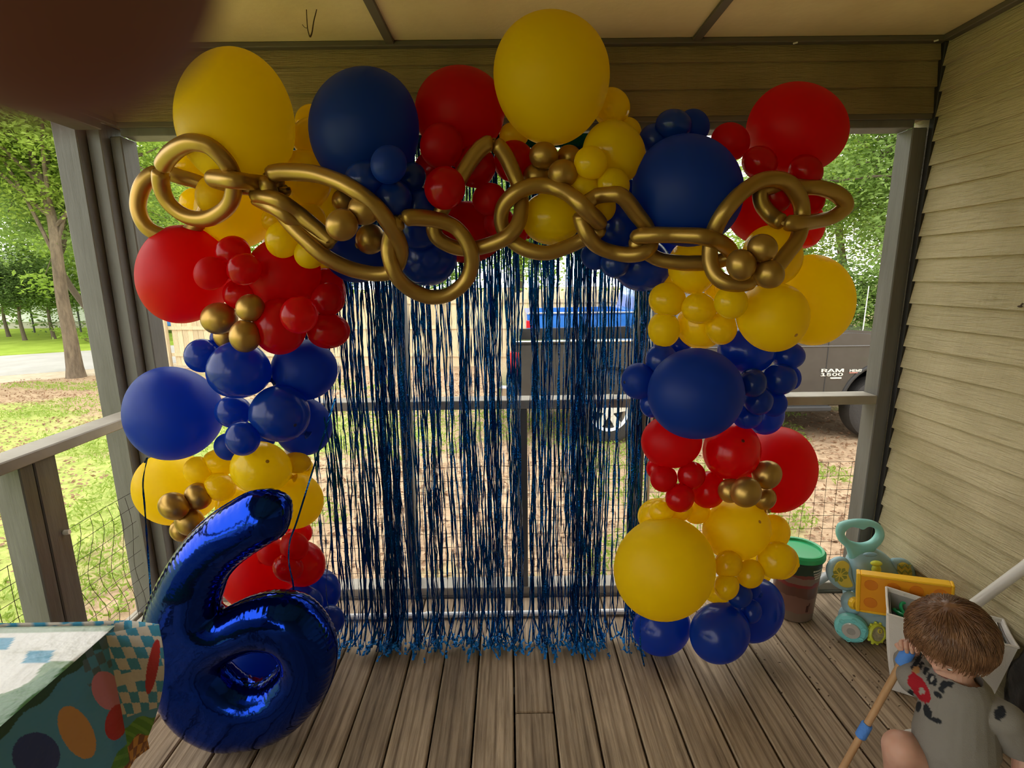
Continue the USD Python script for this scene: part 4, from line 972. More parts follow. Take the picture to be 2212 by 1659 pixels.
('G','gold',0.2038,1.8,1.912,0.0407,-0.0043,-0.0013,0.0013,0.0077,-0.037,None,'upper right gold balloon of the four under the topmost giant yellow balloon, half hidden'),
('G','gold',0.1692,1.6776,1.8398,0.0456,-0.0044,-0.0013,0.0011,0.0074,-0.0406,None,'lower right gold balloon of the four under the topmost giant yellow balloon'),
('G','gold',0.095,1.7709,1.8495,0.0438,-0.0022,-0.0009,0.0003,0.0067,-0.0373,None,'lower left gold balloon of the four under the topmost giant yellow balloon'),
('G','gold',0.7163,1.5,1.6033,0.0358,-0.017,-0.0013,0.0034,0.0002,-0.0385,None,'uppermost gold balloon of the three inside the large right gold ring'),
('G','gold',0.661,1.5,1.5582,0.037,-0.0163,-0.0008,0.0032,-0.0006,-0.0443,None,'left gold balloon of the three inside the large right gold ring'),
('G','gold',0.7422,1.5,1.5316,0.0368,-0.0182,-0.0006,0.0029,-0.0014,-0.0406,None,'lower right gold balloon of the three inside the large right gold ring'),
('G','gold',-0.9531,1.7227,1.4096,0.049,0.0269,-0.0027,-0.0035,-0.0056,-0.0522,None,'biggest gold balloon of the left column bunch over the giant red balloon'),
('G','gold',-0.8069,1.6371,1.4461,0.0378,0.0185,-0.0015,-0.0031,-0.0037,-0.0434,None,'gold balloon at the upper right of the left column bunch among the red ones'),
('G','gold',-0.8274,1.6238,1.3608,0.0411,0.0206,-0.0028,-0.0026,-0.0066,-0.0511,None,'lowest gold balloon of the left column bunch, over the glossy blue balloon'),
('G','gold',-0.9777,1.7882,1.3478,0.0335,0.0181,-0.0024,-0.0024,-0.0058,-0.0446,None,'gold balloon half hidden at the back of the left column bunch over red'),
('G','gold',-1.1928,1.7123,0.7528,0.0416,0.0237,-0.0116,0.0045,-0.0174,-0.0454,None,'leftmost gold balloon of the bunch beside the foil six'),
('G','gold',-1.1385,1.7698,0.765,0.0393,0.021,-0.0099,0.0039,-0.0171,-0.0454,None,'uppermost gold balloon of the bunch beside the foil six'),
('G','gold',-1.1705,1.7526,0.676,0.0416,0.0221,-0.0116,0.0053,-0.0196,-0.0476,None,'lower gold balloon of the bunch touching the back of the foil six'),
('G','gold',-1.2537,1.8195,0.606,0.0321,0.0173,-0.0095,0.0046,-0.016,-0.0377,None,'lowest gold balloon of the bunch beside the foil six, half hidden'),
('G','gold',0.9256,1.7641,0.8212,0.0456,-0.0209,0.0076,-0.0043,-0.0174,-0.049,None,'upper right gold balloon of the right column bunch over the largest red one'),
('G','gold',0.8158,1.6827,0.7901,0.0466,-0.0192,0.0076,-0.0048,-0.0193,-0.0493,None,'foremost gold balloon of the right column bunch among red ones'),
('G','gold',0.7934,1.7515,0.766,0.0405,-0.0157,0.0061,-0.0039,-0.0164,-0.0416,None,'left gold balloon of the right column bunch, half hidden'),
('G','gold',0.9374,1.7838,0.719,0.0366,-0.0162,0.0067,-0.0042,-0.0156,-0.0391,None,'lower right gold balloon of the right column bunch, smallest one'),
]

# centre lines of the chain links
LINKS = {
'A':[(-1.103,1.752,1.871),(-1.125,1.751,1.864),(-1.145,1.750,1.849),(-1.162,1.750,1.830),(-1.174,1.750,1.808),(-1.182,1.750,1.786),(-1.186,1.750,1.763),(-1.184,1.751,1.740),(-1.178,1.753,1.719),(-1.168,1.757,1.701),(-1.153,1.763,1.689),(-1.135,1.770,1.681),(-1.116,1.777,1.675),(-1.095,1.783,1.674),(-1.073,1.788,1.683),(-1.053,1.793,1.696),(-1.034,1.796,1.713),(-1.016,1.797,1.731),(-1.001,1.797,1.752),(-0.987,1.794,1.774),(-0.977,1.791,1.797),(-0.975,1.786,1.819),(-0.985,1.781,1.837),(-1.003,1.775,1.846),(-1.022,1.770,1.852),(-1.042,1.765,1.857),(-1.061,1.760,1.864),(-1.081,1.756,1.870)],
'B':[(-1.035,1.656,1.860),(-1.008,1.633,1.877),(-0.975,1.608,1.890),(-0.939,1.580,1.898),(-0.903,1.555,1.903),(-0.871,1.539,1.906),(-0.845,1.533,1.903),(-0.824,1.535,1.897),(-0.810,1.541,1.887),(-0.800,1.551,1.874),(-0.794,1.565,1.860),(-0.793,1.582,1.844),(-0.796,1.601,1.826),(-0.805,1.618,1.807),(-0.819,1.635,1.786),(-0.838,1.653,1.766),(-0.864,1.671,1.749),(-0.894,1.686,1.736),(-0.925,1.697,1.726),(-0.955,1.704,1.722),(-0.984,1.709,1.724),(-1.010,1.712,1.731),(-1.032,1.712,1.743),(-1.049,1.710,1.758),(-1.061,1.706,1.776),(-1.066,1.699,1.797),(-1.063,1.688,1.819),(-1.053,1.674,1.840)],
'C':[(-0.690,1.687,1.813),(-0.706,1.686,1.817),(-0.720,1.682,1.818),(-0.732,1.673,1.819),(-0.742,1.659,1.818),(-0.750,1.642,1.817),(-0.756,1.620,1.815),(-0.760,1.596,1.813),(-0.765,1.575,1.811),(-0.774,1.564,1.811),(-0.790,1.566,1.813),(-0.811,1.578,1.817),(-0.834,1.593,1.822),(-0.857,1.608,1.826),(-0.866,1.624,1.823),(-0.860,1.638,1.821),(-0.851,1.651,1.819),(-0.841,1.661,1.817),(-0.829,1.668,1.815),(-0.815,1.671,1.813),(-0.800,1.673,1.811),(-0.785,1.675,1.809),(-0.771,1.679,1.808),(-0.757,1.683,1.807),(-0.742,1.687,1.805),(-0.727,1.688,1.803),(-0.711,1.688,1.801),(-0.694,1.688,1.803)],
'D':[(-0.772,1.664,1.782),(-0.758,1.667,1.773),(-0.737,1.658,1.763),(-0.713,1.642,1.752),(-0.691,1.628,1.741),(-0.674,1.624,1.730),(-0.662,1.630,1.719),(-0.652,1.642,1.709),(-0.642,1.654,1.699),(-0.630,1.661,1.688),(-0.614,1.664,1.678),(-0.598,1.664,1.668),(-0.580,1.663,1.659),(-0.563,1.661,1.650),(-0.549,1.659,1.648),(-0.562,1.657,1.661),(-0.575,1.655,1.674),(-0.588,1.653,1.687),(-0.602,1.651,1.699),(-0.615,1.649,1.711),(-0.628,1.646,1.723),(-0.640,1.639,1.734),(-0.650,1.628,1.744),(-0.660,1.616,1.753),(-0.674,1.609,1.761),(-0.693,1.614,1.768),(-0.719,1.630,1.775),(-0.746,1.650,1.781)],
'E':[(-0.706,1.622,1.832),(-0.667,1.616,1.841),(-0.626,1.611,1.840),(-0.585,1.601,1.836),(-0.542,1.585,1.827),(-0.500,1.562,1.812),(-0.460,1.541,1.795),(-0.427,1.531,1.775),(-0.399,1.534,1.755),(-0.375,1.544,1.733),(-0.356,1.560,1.708),(-0.342,1.584,1.680),(-0.332,1.616,1.650),(-0.330,1.647,1.615),(-0.346,1.672,1.577),(-0.379,1.687,1.551),(-0.421,1.690,1.547),(-0.461,1.685,1.553),(-0.497,1.676,1.563),(-0.531,1.664,1.579),(-0.561,1.652,1.598),(-0.588,1.643,1.621),(-0.614,1.642,1.647),(-0.642,1.646,1.675),(-0.668,1.651,1.704),(-0.689,1.652,1.736),(-0.704,1.646,1.767),(-0.711,1.633,1.799)],
'F':[(-0.310,1.585,1.701),(-0.285,1.592,1.707),(-0.260,1.608,1.708),(-0.235,1.625,1.707),(-0.210,1.640,1.703),(-0.185,1.652,1.696),(-0.162,1.661,1.684),(-0.143,1.665,1.665),(-0.128,1.670,1.641),(-0.118,1.677,1.616),(-0.115,1.689,1.589),(-0.120,1.701,1.560),(-0.131,1.710,1.533),(-0.150,1.715,1.510),(-0.174,1.718,1.491),(-0.201,1.719,1.477),(-0.231,1.718,1.471),(-0.260,1.715,1.472),(-0.288,1.709,1.481),(-0.312,1.697,1.495),(-0.331,1.679,1.512),(-0.346,1.659,1.533),(-0.356,1.645,1.558),(-0.363,1.640,1.584),(-0.366,1.638,1.611),(-0.361,1.633,1.638),(-0.349,1.617,1.663),(-0.333,1.596,1.685)],
'H':[(-0.040,1.694,1.934),(-0.017,1.700,1.915),(-0.000,1.707,1.891),(0.014,1.714,1.864),(0.027,1.720,1.836),(0.038,1.721,1.806),(0.044,1.717,1.774),(0.043,1.708,1.741),(0.037,1.696,1.708),(0.021,1.688,1.678),(-0.003,1.688,1.656),(-0.033,1.696,1.642),(-0.066,1.707,1.632),(-0.099,1.714,1.625),(-0.134,1.714,1.622),(-0.167,1.709,1.626),(-0.197,1.701,1.638),(-0.223,1.692,1.657),(-0.232,1.685,1.686),(-0.218,1.679,1.715),(-0.201,1.675,1.742),(-0.183,1.671,1.769),(-0.165,1.670,1.795),(-0.148,1.671,1.822),(-0.130,1.673,1.849),(-0.113,1.677,1.875),(-0.093,1.682,1.901),(-0.070,1.688,1.923)],
'I':[(0.292,1.677,1.682),(0.272,1.651,1.702),(0.247,1.628,1.718),(0.225,1.618,1.736),(0.206,1.624,1.755),(0.186,1.641,1.774),(0.163,1.660,1.790),(0.138,1.673,1.801),(0.110,1.678,1.806),(0.082,1.678,1.806),(0.055,1.678,1.799),(0.029,1.680,1.788),(0.007,1.687,1.772),(-0.011,1.696,1.752),(-0.020,1.708,1.727),(-0.020,1.718,1.700),(-0.011,1.725,1.674),(0.008,1.728,1.652),(0.031,1.727,1.634),(0.057,1.724,1.620),(0.086,1.721,1.611),(0.115,1.719,1.607),(0.145,1.719,1.610),(0.173,1.720,1.619),(0.201,1.721,1.629),(0.227,1.720,1.641),(0.252,1.714,1.654),(0.276,1.700,1.665)],
'J':[(0.225,1.670,1.726),(0.228,1.677,1.705),(0.235,1.676,1.685),(0.245,1.674,1.664),(0.258,1.677,1.646),(0.275,1.686,1.630),(0.297,1.696,1.618),(0.320,1.703,1.610),(0.343,1.704,1.604),(0.365,1.699,1.599),(0.387,1.690,1.597),(0.407,1.681,1.598),(0.428,1.676,1.604),(0.446,1.678,1.618),(0.450,1.682,1.640),(0.443,1.682,1.662),(0.432,1.678,1.682),(0.416,1.671,1.699),(0.399,1.663,1.715),(0.383,1.652,1.731),(0.366,1.640,1.747),(0.348,1.628,1.761),(0.328,1.625,1.770),(0.308,1.637,1.772),(0.289,1.654,1.773),(0.269,1.664,1.770),(0.251,1.665,1.759),(0.235,1.664,1.744)],
'K':[(0.396,1.680,1.644),(0.410,1.660,1.652),(0.430,1.644,1.652),(0.450,1.635,1.653),(0.472,1.629,1.652),(0.493,1.624,1.651),(0.514,1.615,1.650),(0.533,1.602,1.648),(0.551,1.588,1.646),(0.570,1.579,1.643),(0.593,1.583,1.638),(0.622,1.600,1.632),(0.653,1.625,1.623),(0.682,1.650,1.611),(0.699,1.668,1.592),(0.685,1.680,1.580),(0.665,1.687,1.573),(0.643,1.692,1.571),(0.621,1.695,1.569),(0.597,1.699,1.569),(0.574,1.702,1.569),(0.551,1.706,1.571),(0.528,1.710,1.574),(0.505,1.715,1.578),(0.482,1.719,1.585),(0.460,1.719,1.597),(0.438,1.713,1.611),(0.416,1.699,1.626)],
'L':[(0.744,1.590,1.513),(0.779,1.602,1.526),(0.809,1.611,1.544),(0.832,1.617,1.569),(0.852,1.621,1.595),(0.875,1.629,1.621),(0.896,1.646,1.651),(0.910,1.665,1.684),(0.913,1.672,1.717),(0.902,1.668,1.749),(0.879,1.658,1.776),(0.850,1.648,1.799),(0.812,1.637,1.809),(0.774,1.625,1.808),(0.737,1.611,1.797),(0.704,1.596,1.779),(0.675,1.584,1.758),(0.652,1.578,1.735),(0.635,1.581,1.712),(0.624,1.592,1.687),(0.618,1.606,1.660),(0.615,1.617,1.630),(0.613,1.617,1.598),(0.615,1.610,1.565),(0.625,1.599,1.534),(0.645,1.586,1.512),(0.674,1.577,1.504),(0.707,1.579,1.505)],
'M':[(0.842,1.638,1.685),(0.860,1.629,1.682),(0.888,1.640,1.683),(0.925,1.668,1.687),(0.967,1.702,1.693),(1.006,1.730,1.699),(1.038,1.747,1.705),(1.062,1.751,1.714),(1.079,1.750,1.726),(1.091,1.746,1.741),(1.081,1.741,1.761),(1.058,1.734,1.776),(1.032,1.726,1.786),(1.003,1.715,1.791),(0.975,1.706,1.795),(0.950,1.704,1.796),(0.929,1.707,1.797),(0.908,1.709,1.799),(0.884,1.708,1.801),(0.858,1.702,1.801),(0.831,1.693,1.798),(0.806,1.686,1.794),(0.786,1.684,1.784),(0.786,1.686,1.764),(0.794,1.686,1.743),(0.807,1.683,1.725),(0.820,1.674,1.708),(0.831,1.658,1.694)],
}
# ------------------------------------------------------------------ balloons
LATEX = {
    'yellow': ((0.92, 0.69, 0.005), (1.0, 0.80, 0.012)),
    'red': ((0.50, 0.003, 0.007), (0.88, 0.008, 0.016)),
    'blue': ((0.006, 0.038, 0.205), (0.004, 0.17, 0.85))}
M_LAT = {}
for c_, (a, b_) in LATEX.items():
    M_LAT[c_, 'soft'] = latex(c_ + '_latex', a, b_, 0.45, w=.44 if c_ == 'blue' else .58, spec=0.28)
    M_LAT[c_, 'shiny'] = latex(c_ + '_latex_shiny', a, b_, 0.2, w=.44 if c_ == 'blue' else .58)
M_GOLD = usdkit.material(stage, '/World/Looks/gold_latex', {
    'p': ('principled_bsdf', {'base_color': (0.46, 0.29, 0.075), 'roughness': 0.36, 'metallic': 0.8}), 't': ('translucent_bsdf', {'color': (0.75, 0.30, 0.03)}), 'x': ('mix_closure', {'fac': 0.16})},
    [('p.BSDF', 'x.closure1'), ('t.BSDF', 'x.closure2')], surface='x.closure')
TIPS = {'medium yellow balloon with a dark tip above': (.21, -.24), 'medium glossy navy balloon in the middle of the left column': (.47, .40),
        'large glossy dark-tipped red': (.35, -.32), 'small blue balloon with a dark tip sticking': (-.78, .06), 'large yellow balloon in the middle of the lower right': (.66, -.22), 'large yellow balloon in front of the one furthest right': (.64, .48)}
TIPM = {'yellow': plain('thick_yellow_latex', (0.42, 0.20, 0.006), .3), 'red': plain('thick_red_latex', (0.11, 0.001, 0.003), .3), 'blue': plain('thick_blue_latex', (0.003, 0.006, 0.05), .3)}


def balloon_shape(nu, nv):
    """Unit balloon: radius 1, crown at -axis, drawn in towards its neck at +axis (local z)."""
    th = np.linspace(0, PI, nv)
    a, r = -np.cos(th), np.sin(th)
    k = .14
    r = r * (1 - k * (a + 1) / 2) ; r /= r.max()
    nk = np.clip((th - .88 * PI) / (.12 * PI), 0, 1)
    a = a + .055 * nk ** 2
    r = np.maximum(r, .03 * (nk > .5)) ; r[-1] = 0
    ph = np.arange(nu) * 2 * PI / nu
    v = np.stack([r[:, None] * np.cos(ph), r[:, None] * np.sin(ph), np.repeat(a[:, None], nu, 1)], -1).reshape(-1, 3)
    i, j = np.meshgrid(np.arange(nv - 1), np.arange(nu), indexing='ij')
    q = np.stack([i * nu + j, i * nu + (j + 1) % nu, (i + 1) * nu + (j + 1) % nu, (i + 1) * nu + j], -1).reshape(-1, 4)
    return v, np.vstack([q[:, [0, 1, 2]], q[:, [0, 2, 3]]])


def axes_to(z):
    z = unit(z); a = A([0, 0, 1.0]) if abs(z[2]) < .9 else A([1.0, 0, 0])
    x = unit(np.cross(a, z)); return np.stack([x, np.cross(z, x), z])


SH = {s: balloon_shape(*n) for s, n in dict(L=(56, 40), M=(44, 30), S=(36, 24), G=(36, 24)).items()}
KNOT = lathe([(0, -.1), (.10, -.1), (.13, -.02), (.09, .06), (.16, .16), (.22, .22), (.20, .24), (.10, .20), (0, .2)], 14)
rng = np.random.default_rng(8)
BC = A([q[2:5] for q in BALLOONS])
BM = []
for q in BALLOONS:
    v1, v2 = A(q[5:8]), A(q[8:11])
    dn = unit(A(q[2:5]) - EYE)
    v3 = dn * math.sqrt(np.linalg.norm(v1) * np.linalg.norm(v2))
    BM.append(np.stack([v1, v2, v3]))            # rows: picture right, picture down, away
BI = [np.linalg.inv(b_) for b_ in BM]
BR = A([max(np.linalg.norm(r_) for r_ in b_) for b_ in BM])


def inside(i, P):
    return np.linalg.norm((P - BC[i]) @ BI[i], axis=-1)


for i, q in enumerate(BALLOONS):
    size, col, neck, label = q[0], q[1], q[11], q[12]
    sh, f = SH[size]
    if neck is None:
        nd = A([0, 0, 1.0]) + rng.normal(0, .22, 3)
        if size in 'GS': nd = A([0, 0, 1.0]) + rng.normal(0, .35, 3)
    else:
        a = math.radians(neck); nd = A([math.cos(a), math.sin(a), .25])
    nd = unit(nd)
    Q = axes_to(nd)
    if neck is not None or size == 'L':
        loc = sh @ Q
    else:
        loc = sh @ Q
    V = BC[i] + (loc * A([1, 1, 1])) @ BM[i]
    # pressed flat where neighbours touch
    near = [j for j in range(len(BALLOONS)) if j != i and np.linalg.norm(BC[j] - BC[i]) < BR[i] + BR[j]]
    for j in near:
        fi, fj = inside(i, V), inside(j, V)
        bad = np.where((fj < 1.0) & (fj < fi * 1.004))[0]
        if len(bad) == 0: continue
        lo_, hi_ = np.zeros(len(bad)), np.ones(len(bad))
        D_ = V[bad] - BC[i]; f0 = fi[bad]
        for _ in range(18):
            s = (lo_ + hi_) / 2
            g = inside(j, BC[i] + D_ * s[:, None]) > s * f0 * 1.012
            lo_, hi_ = np.where(g, s, lo_), np.where(g, hi_, s)
        V[bad] = BC[i] + D_ * lo_[:, None]
    fin = 'soft' if (size == 'L' and 'glossy' not in label and 'standing on the deck' not in label) or (size == 'S' and i % 3 == 0) else 'shiny'
    mat = M_GOLD if col == 'gold' else M_LAT[col, fin]
    grp = None
    t = thing('gold_balloon' if col == 'gold' else col + '_balloon', label, 'balloon', BC[i], grp)
    part(t, 'skin', trimesh.Trimesh(V, f if np.linalg.det(Q @ BM[i]) > 0 else f[:, ::-1], process=False), mat, smooth=True)
    for key, (tx_, ty_) in TIPS.items():
        if label.startswith(key):
            n_ = A([tx_, ty_, -math.sqrt(max(1 - tx_ * tx_ - ty_ * ty_, 0))])
            k_ = np.argmax((loc / np.linalg.norm(loc, axis=1, keepdims=True)) @ n_)
            ax_ = axes_to(unit(n_ @ BM[i]))
            part(t, 'tip', rigid(ellipsoid((0, 0, 0), (1, 1, 1), 2), V[k_], ax_[0] * .006, ax_[1] * .006, ax_[2] * .0016), TIPM[col], smooth=True)
    kp = BC[i] + (nd * 1.045) @ BM[i]
    kd = unit(nd @ BM[i]); kr = .075 if size in 'LM' else .06
    K = rigid(KNOT, kp, *(axes_to(kd) * kr))
    if col != 'gold': K.apply_scale(1.0)
    part(t, 'knot', K, mat, smooth=35)

# ---- the chain of long gold balloons
CH_LABEL = {
    'A': 'gold balloon link at the far left, running behind the leftmost round ring',
    'B': 'leftmost round gold balloon ring of the chain, in front of the window post',
    'C': 'flat gold balloon link joining the leftmost round ring to the biggest link',
    'D': 'slanting gold balloon link lying over the left end of the biggest link',
    'E': 'biggest gold balloon link, a wide oval around four gold balloons',
    'F': 'round gold balloon ring hanging lowest over the curtain, left of the middle',
    'H': 'gold balloon link whose knotted end stands up in the middle of the arch',
    'I': 'round gold balloon ring in the middle of the chain under the four gold balloons',
    'J': 'sagging gold balloon link left of the giant round navy balloon',
    'K': 'flat gold balloon link under the giant round navy balloon',
    'L': 'large gold balloon ring at the right around three gold balloons',
    'M': 'gold balloon link at the right end of the chain, bent out past the post'}
for k, P in LINKS.items():
    P = np.roll(spline(A(P), 120, closed=True), 0, axis=0)
    t = thing('long_balloon', CH_LABEL[k], 'balloon', P[0])
    n = len(P)
    g = 1                                           # a small gap at the knot
    Q = np.vstack([P, P[:1]])
    s = np.linspace(0, 1, len(Q))
    ends = np.minimum(s, 1 - s) * len(Q)
    rr = .0240 * np.sqrt(np.clip(1 - (1 - np.clip(ends / 2.6, 0, 1)) ** 2, .02, 1)) * (1 + .03 * np.sin(s * 21))
    part(t, 'skin', tube(Q, rr, 18), M_GOLD, smooth=True)
    d_ = unit(P[0] - P.mean(0))
    lip = tube([P[0] - d_ * .004, P[0] + d_ * .007, P[0] + d_ * .010 + [0, -.003, .002]], [.006, .0035, .0055], 8)
    part(t, 'knot', lip, M_GOLD)

# ---- the foil number six
OUT = [(572, 1059), (536, 1064), (497, 1085), (457, 1111), (417, 1147), (381, 1191), (354, 1234), (333, 1278), (319, 1318), (314, 1352), (318, 1400), (334, 1449), (342, 1489), (365, 1532), (397, 1568), (445, 1596), (489, 1608), (536, 1606), (588, 1596), (636, 1572), (675, 1536), (707, 1493), (725, 1437), (727, 1397), (715, 1358), (691, 1322), (660, 1296), (620, 1284), (576, 1283), (532, 1294), (497, 1310), (476, 1320), (474, 1306), (481, 1278), (493, 1246), (516, 1219), (548, 1195), (580, 1175), (612, 1155), (626, 1127), (628, 1099), (620, 1079), (600, 1066)]
HOLE = [(489, 1435), (505, 1421), (532, 1407), (564, 1398), (592, 1401), (604, 1417), (602, 1433), (588, 1453), (568, 1471), (544, 1476), (520, 1469), (501, 1453)]
Y6 = 1.46
pl = lambda L_: [tuple(at(x_, y_, Y=Y6)[[0, 2]]) for x_, y_ in L_]
sm = lambda L_: spline(A(pl(L_)), len(L_) * 7, closed=True)
body6 = Polygon(sm(OUT), [sm(HOLE)])
assert body6.is_valid
def wr6(P, d, s):
    lam = .021
    w = .0055 * (.25 + 1.5 * meshkit.noise(np.stack([s * 14, s * 0, s * 0], 1))) * np.sin(2 * PI * s / lam + 2.4 * np.sin(s * 23)) * np.exp(-d / .011) * np.clip(d / .005, 0, 1)
    w += .010 * (meshkit.fbm(np.stack([P[:, 0] * 5, P[:, 1] * 5, P[:, 0] * 0], 1), 3) - .5) * np.clip(d / .04, 0, 1)
    return w
g6, _, _, _ = puff(body6, .082, .085, .0065, 11, wr6)
g6.apply_translation((0, Y6, 0))
M_FOIL = usdkit.material(stage, '/World/Looks/blue_foil', {
    'tc': ('texture_coordinate', {}), 'n': ('noise_texture', {'scale': 16.0, 'detail': 3.0}), 'b': ('bump', {'distance': 0.006, 'strength': .5}),
    'p': ('principled_bsdf', {'base_color': (0.004, 0.030, 0.30), 'metallic': 0.95, 'roughness': 0.11})},
    [('tc.object', 'n.vector'), ('n.fac', 'b.height'), ('b.normal', 'p.normal')], surface='p.BSDF')
zb = float(body6.bounds[1])
six = thing('foil_number_balloon', 'big dark blue foil balloon in the shape of the number 6 standing on the deck', 'foil balloon', (float(body6.centroid.x), Y6, 0.0))
part(six, 'foil_body', g6, M_FOIL, smooth=50)
sv = []
for ring_ in [body6.exterior, *body6.interiors]:
    n_ = int(ring_.length / .006)
    q = A([ring_.interpolate(k_ / n_, normalized=True).coords[0] for k_ in range(n_)])
    w_ = .0018 * np.sin(np.arange(n_) * 1.9)
    P3 = np.stack([q[:, 0], np.full(n_, Y6) + w_, q[:, 1]], 1)
    sv.append(tube(P3, .0024, 5, closed=True))
part(six, 'seam', join(sv), M_FOIL)
c = at(502, 1612, Y=Y6)
part(six, 'filling_tab', box(c[0] - .012, c[0] + .012, Y6 - .003, Y6 + .003, max(c[2] - .004, .001), c[2] + .03, .001), M_FOIL)

# ---- stand and foil fringe curtain
sd = thing('backdrop_stand', 'white metal backdrop stand holding the foil curtain, its foot bar on the deck', 'stand', (-.15, 2.118, 0))
def bar(a, b_, r_=.013): return tube([a, b_], r_, 12)
part(sd, 'foot_bar', bar((-.96, 2.118, .0135), (.60, 2.128, .0135)), M_WHITE)
part(sd, 'upright', bar((-.955, 2.118, .028), (-.955, 2.118, 2.02)), M_WHITE)
part(sd, 'upright', bar((.595, 2.128, .028), (.595, 2.128, 2.02)), M_WHITE)
part(sd, 'top_bar', bar((-.97, 2.118, 2.035), (.61, 2.128, 2.035)), M_WHITE)
part(sd, 'joint', bar((-.40, 2.1205, .0145), (-.36, 2.1205, .0145), .0165), M_WHITE)

M_FRINGE = usdkit.material(stage, '/World/Looks/fringe_foil', {
    'g': ('geometry', {}), 'n': ('noise_texture', {'scale': 150.0, 'detail': 2.0}), 'b': ('bump', {'distance': 0.006, 'strength': 1.0}),
    'r': ('rgb_ramp', {'ramp': [(0, (0.004, 0.08, 0.30)), (.35, (0.01, 0.18, 0.50)), (.55, (0.07, 0.58, 0.85)), (.88, (0.09, 0.64, 0.85)), (1, (0.01, 0.24, 0.20))]}),
    'p': ('principled_bsdf', {'metallic': 0.97, 'roughness': 0.22})},
    [('g.position', 'n.vector'), ('n.fac', 'b.height'), ('b.normal', 'p.normal'), ('g.random_per_island', 'r.fac'), ('r.color', 'p.base_color')], surface='p.BSDF')

M_FRINGE_LIT = usdkit.material(stage, '/World/Looks/fringe_foil_lit', {  # lit copy of the fringe foil, catch-light painted in as paler cyan
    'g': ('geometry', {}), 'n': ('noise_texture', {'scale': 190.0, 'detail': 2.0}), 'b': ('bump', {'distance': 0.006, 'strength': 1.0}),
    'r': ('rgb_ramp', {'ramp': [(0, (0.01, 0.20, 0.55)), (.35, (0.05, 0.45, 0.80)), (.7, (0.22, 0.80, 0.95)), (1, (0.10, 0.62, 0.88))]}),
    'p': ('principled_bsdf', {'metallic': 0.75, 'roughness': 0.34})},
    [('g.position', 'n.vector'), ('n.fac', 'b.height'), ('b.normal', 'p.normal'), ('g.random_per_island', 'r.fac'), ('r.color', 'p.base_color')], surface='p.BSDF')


def strand(P, w, tw, ph):
    """A foil ribbon of width w twisting along its path; two faces."""
    T, N, B = frames(P)
    a = ph + tw
    side = np.cos(a)[:, None] * A([1.0, 0, 0]) + np.sin(a)[:, None] * A([0, 1.0, 0])
    side -= T * np.sum(side * T, 1, keepdims=True); side /= np.linalg.norm(side, axis=1, keepdims=True)
    v = np.stack([P - side * w / 2, P + side * w / 2], 1).reshape(-1, 3)
    k = np.arange(len(P) - 1)[:, None] * 2
    return v, np.vstack([k + [0, 1, 2], k + [1, 3, 2]])


rng = np.random.default_rng(77)
tips_v, tips_f, tn = [], [], 0
vs, fs, nn = [], [], 0
def add(v, f):
    global nn
    vs.append(v); fs.append(f + nn); nn += len(v)
dens_x = [690, 740, 800, 845, 880, 930, 985, 1040, 1090, 1130, 1180, 1225, 1280, 1325, 1360, 1400]
dens_w = [.45, .7, .7, 1.3, 1.0, .9, 1.0, 1.7, 1.9, 1.3, 1.7, 1.5, 1.2, .9, .7, .5]
px_ = np.linspace(690, 1400, 400); cdf = np.cumsum(np.interp(px_, dens_x, dens_w)); cdf /= cdf[-1]
for cl in range(120):
    cx_ = float(np.interp(rng.uniform(), cdf, px_))
    xb = float(at(cx_, 1100, Y=1.99)[0])
    m_ = rng.integers(1, 6)
    ztop = 1.99
    for s_ in range(m_):
        x0 = xb + rng.normal(0, .010); y0 = 1.985 + rng.normal(0, .014)
        xt = x0 + rng.normal(0, .02) - .02 * (xb - .0)
        zend = .004 + rng.uniform(0, .035)
        n = 64
        s = np.linspace(0, 1, n)
        z = ztop + (zend - ztop) * s
        wob = .004 * np.sin(s * rng.uniform(8, 20) + rng.uniform(0, 6)) + .010 * np.sin(s * rng.uniform(2, 5) + rng.uniform(0, 6))
        curl = np.clip((s - .93) / .07, 0, 1) ** 2
        jit = rng.normal(0, .0009, n)
        P = np.stack([xt + (x0 - xt) * s + wob + jit + curl * rng.normal(0, .02), y0 + .4 * wob + rng.normal(0, .0012, n) - curl * rng.uniform(.01, .10), z], 1)
        tw = np.cumsum(rng.normal(0, .42, n)) + 2.2 * curl * rng.normal()
        add(*strand(P, rng.uniform(.0045, .0085), tw, rng.uniform(0, PI)))
        # crinkled tips lying out on the deck towards the viewer
        for rep in range(int(rng.uniform() < .75)):
            e = P[-1]
            k = 11; u = np.linspace(0, 1, k)
            Q = e + np.stack([rng.normal(0, .022) * u, -rng.uniform(.02, .085) * u, .010 * np.abs(np.sin(u * rng.uniform(4, 9)))], 1)
            Q[:, 2] = np.maximum(Q[:, 2], .003)
            v, f = strand(Q, rng.uniform(.007, .012), np.cumsum(rng.normal(0, .9, k)), rng.uniform(0, PI))
            tips_v.append(v); tips_f.append(f + tn); tn += len(v)
cu = thing('foil_fringe_curtain', 'blue metallic foil fringe curtain hanging under the balloon arch to the deck', 'curtain', (-.15, 1.985, 0))
part(cu, 'header_strip', box(-.78, .58, 1.978, 1.990, 1.985, 2.03, .001), M_FRINGE)
part(cu, 'strands', trimesh.Trimesh(np.vstack(vs), np.vstack(fs), process=False), M_FRINGE, smooth=False, kind='stuff')
part(cu, 'cut_ends', trimesh.Trimesh(np.vstack(tips_v), np.vstack(tips_f), process=False), M_FRINGE_LIT, smooth=False, kind='stuff', label='crinkled strand ends on the deck, their glitter painted in as paler blue')
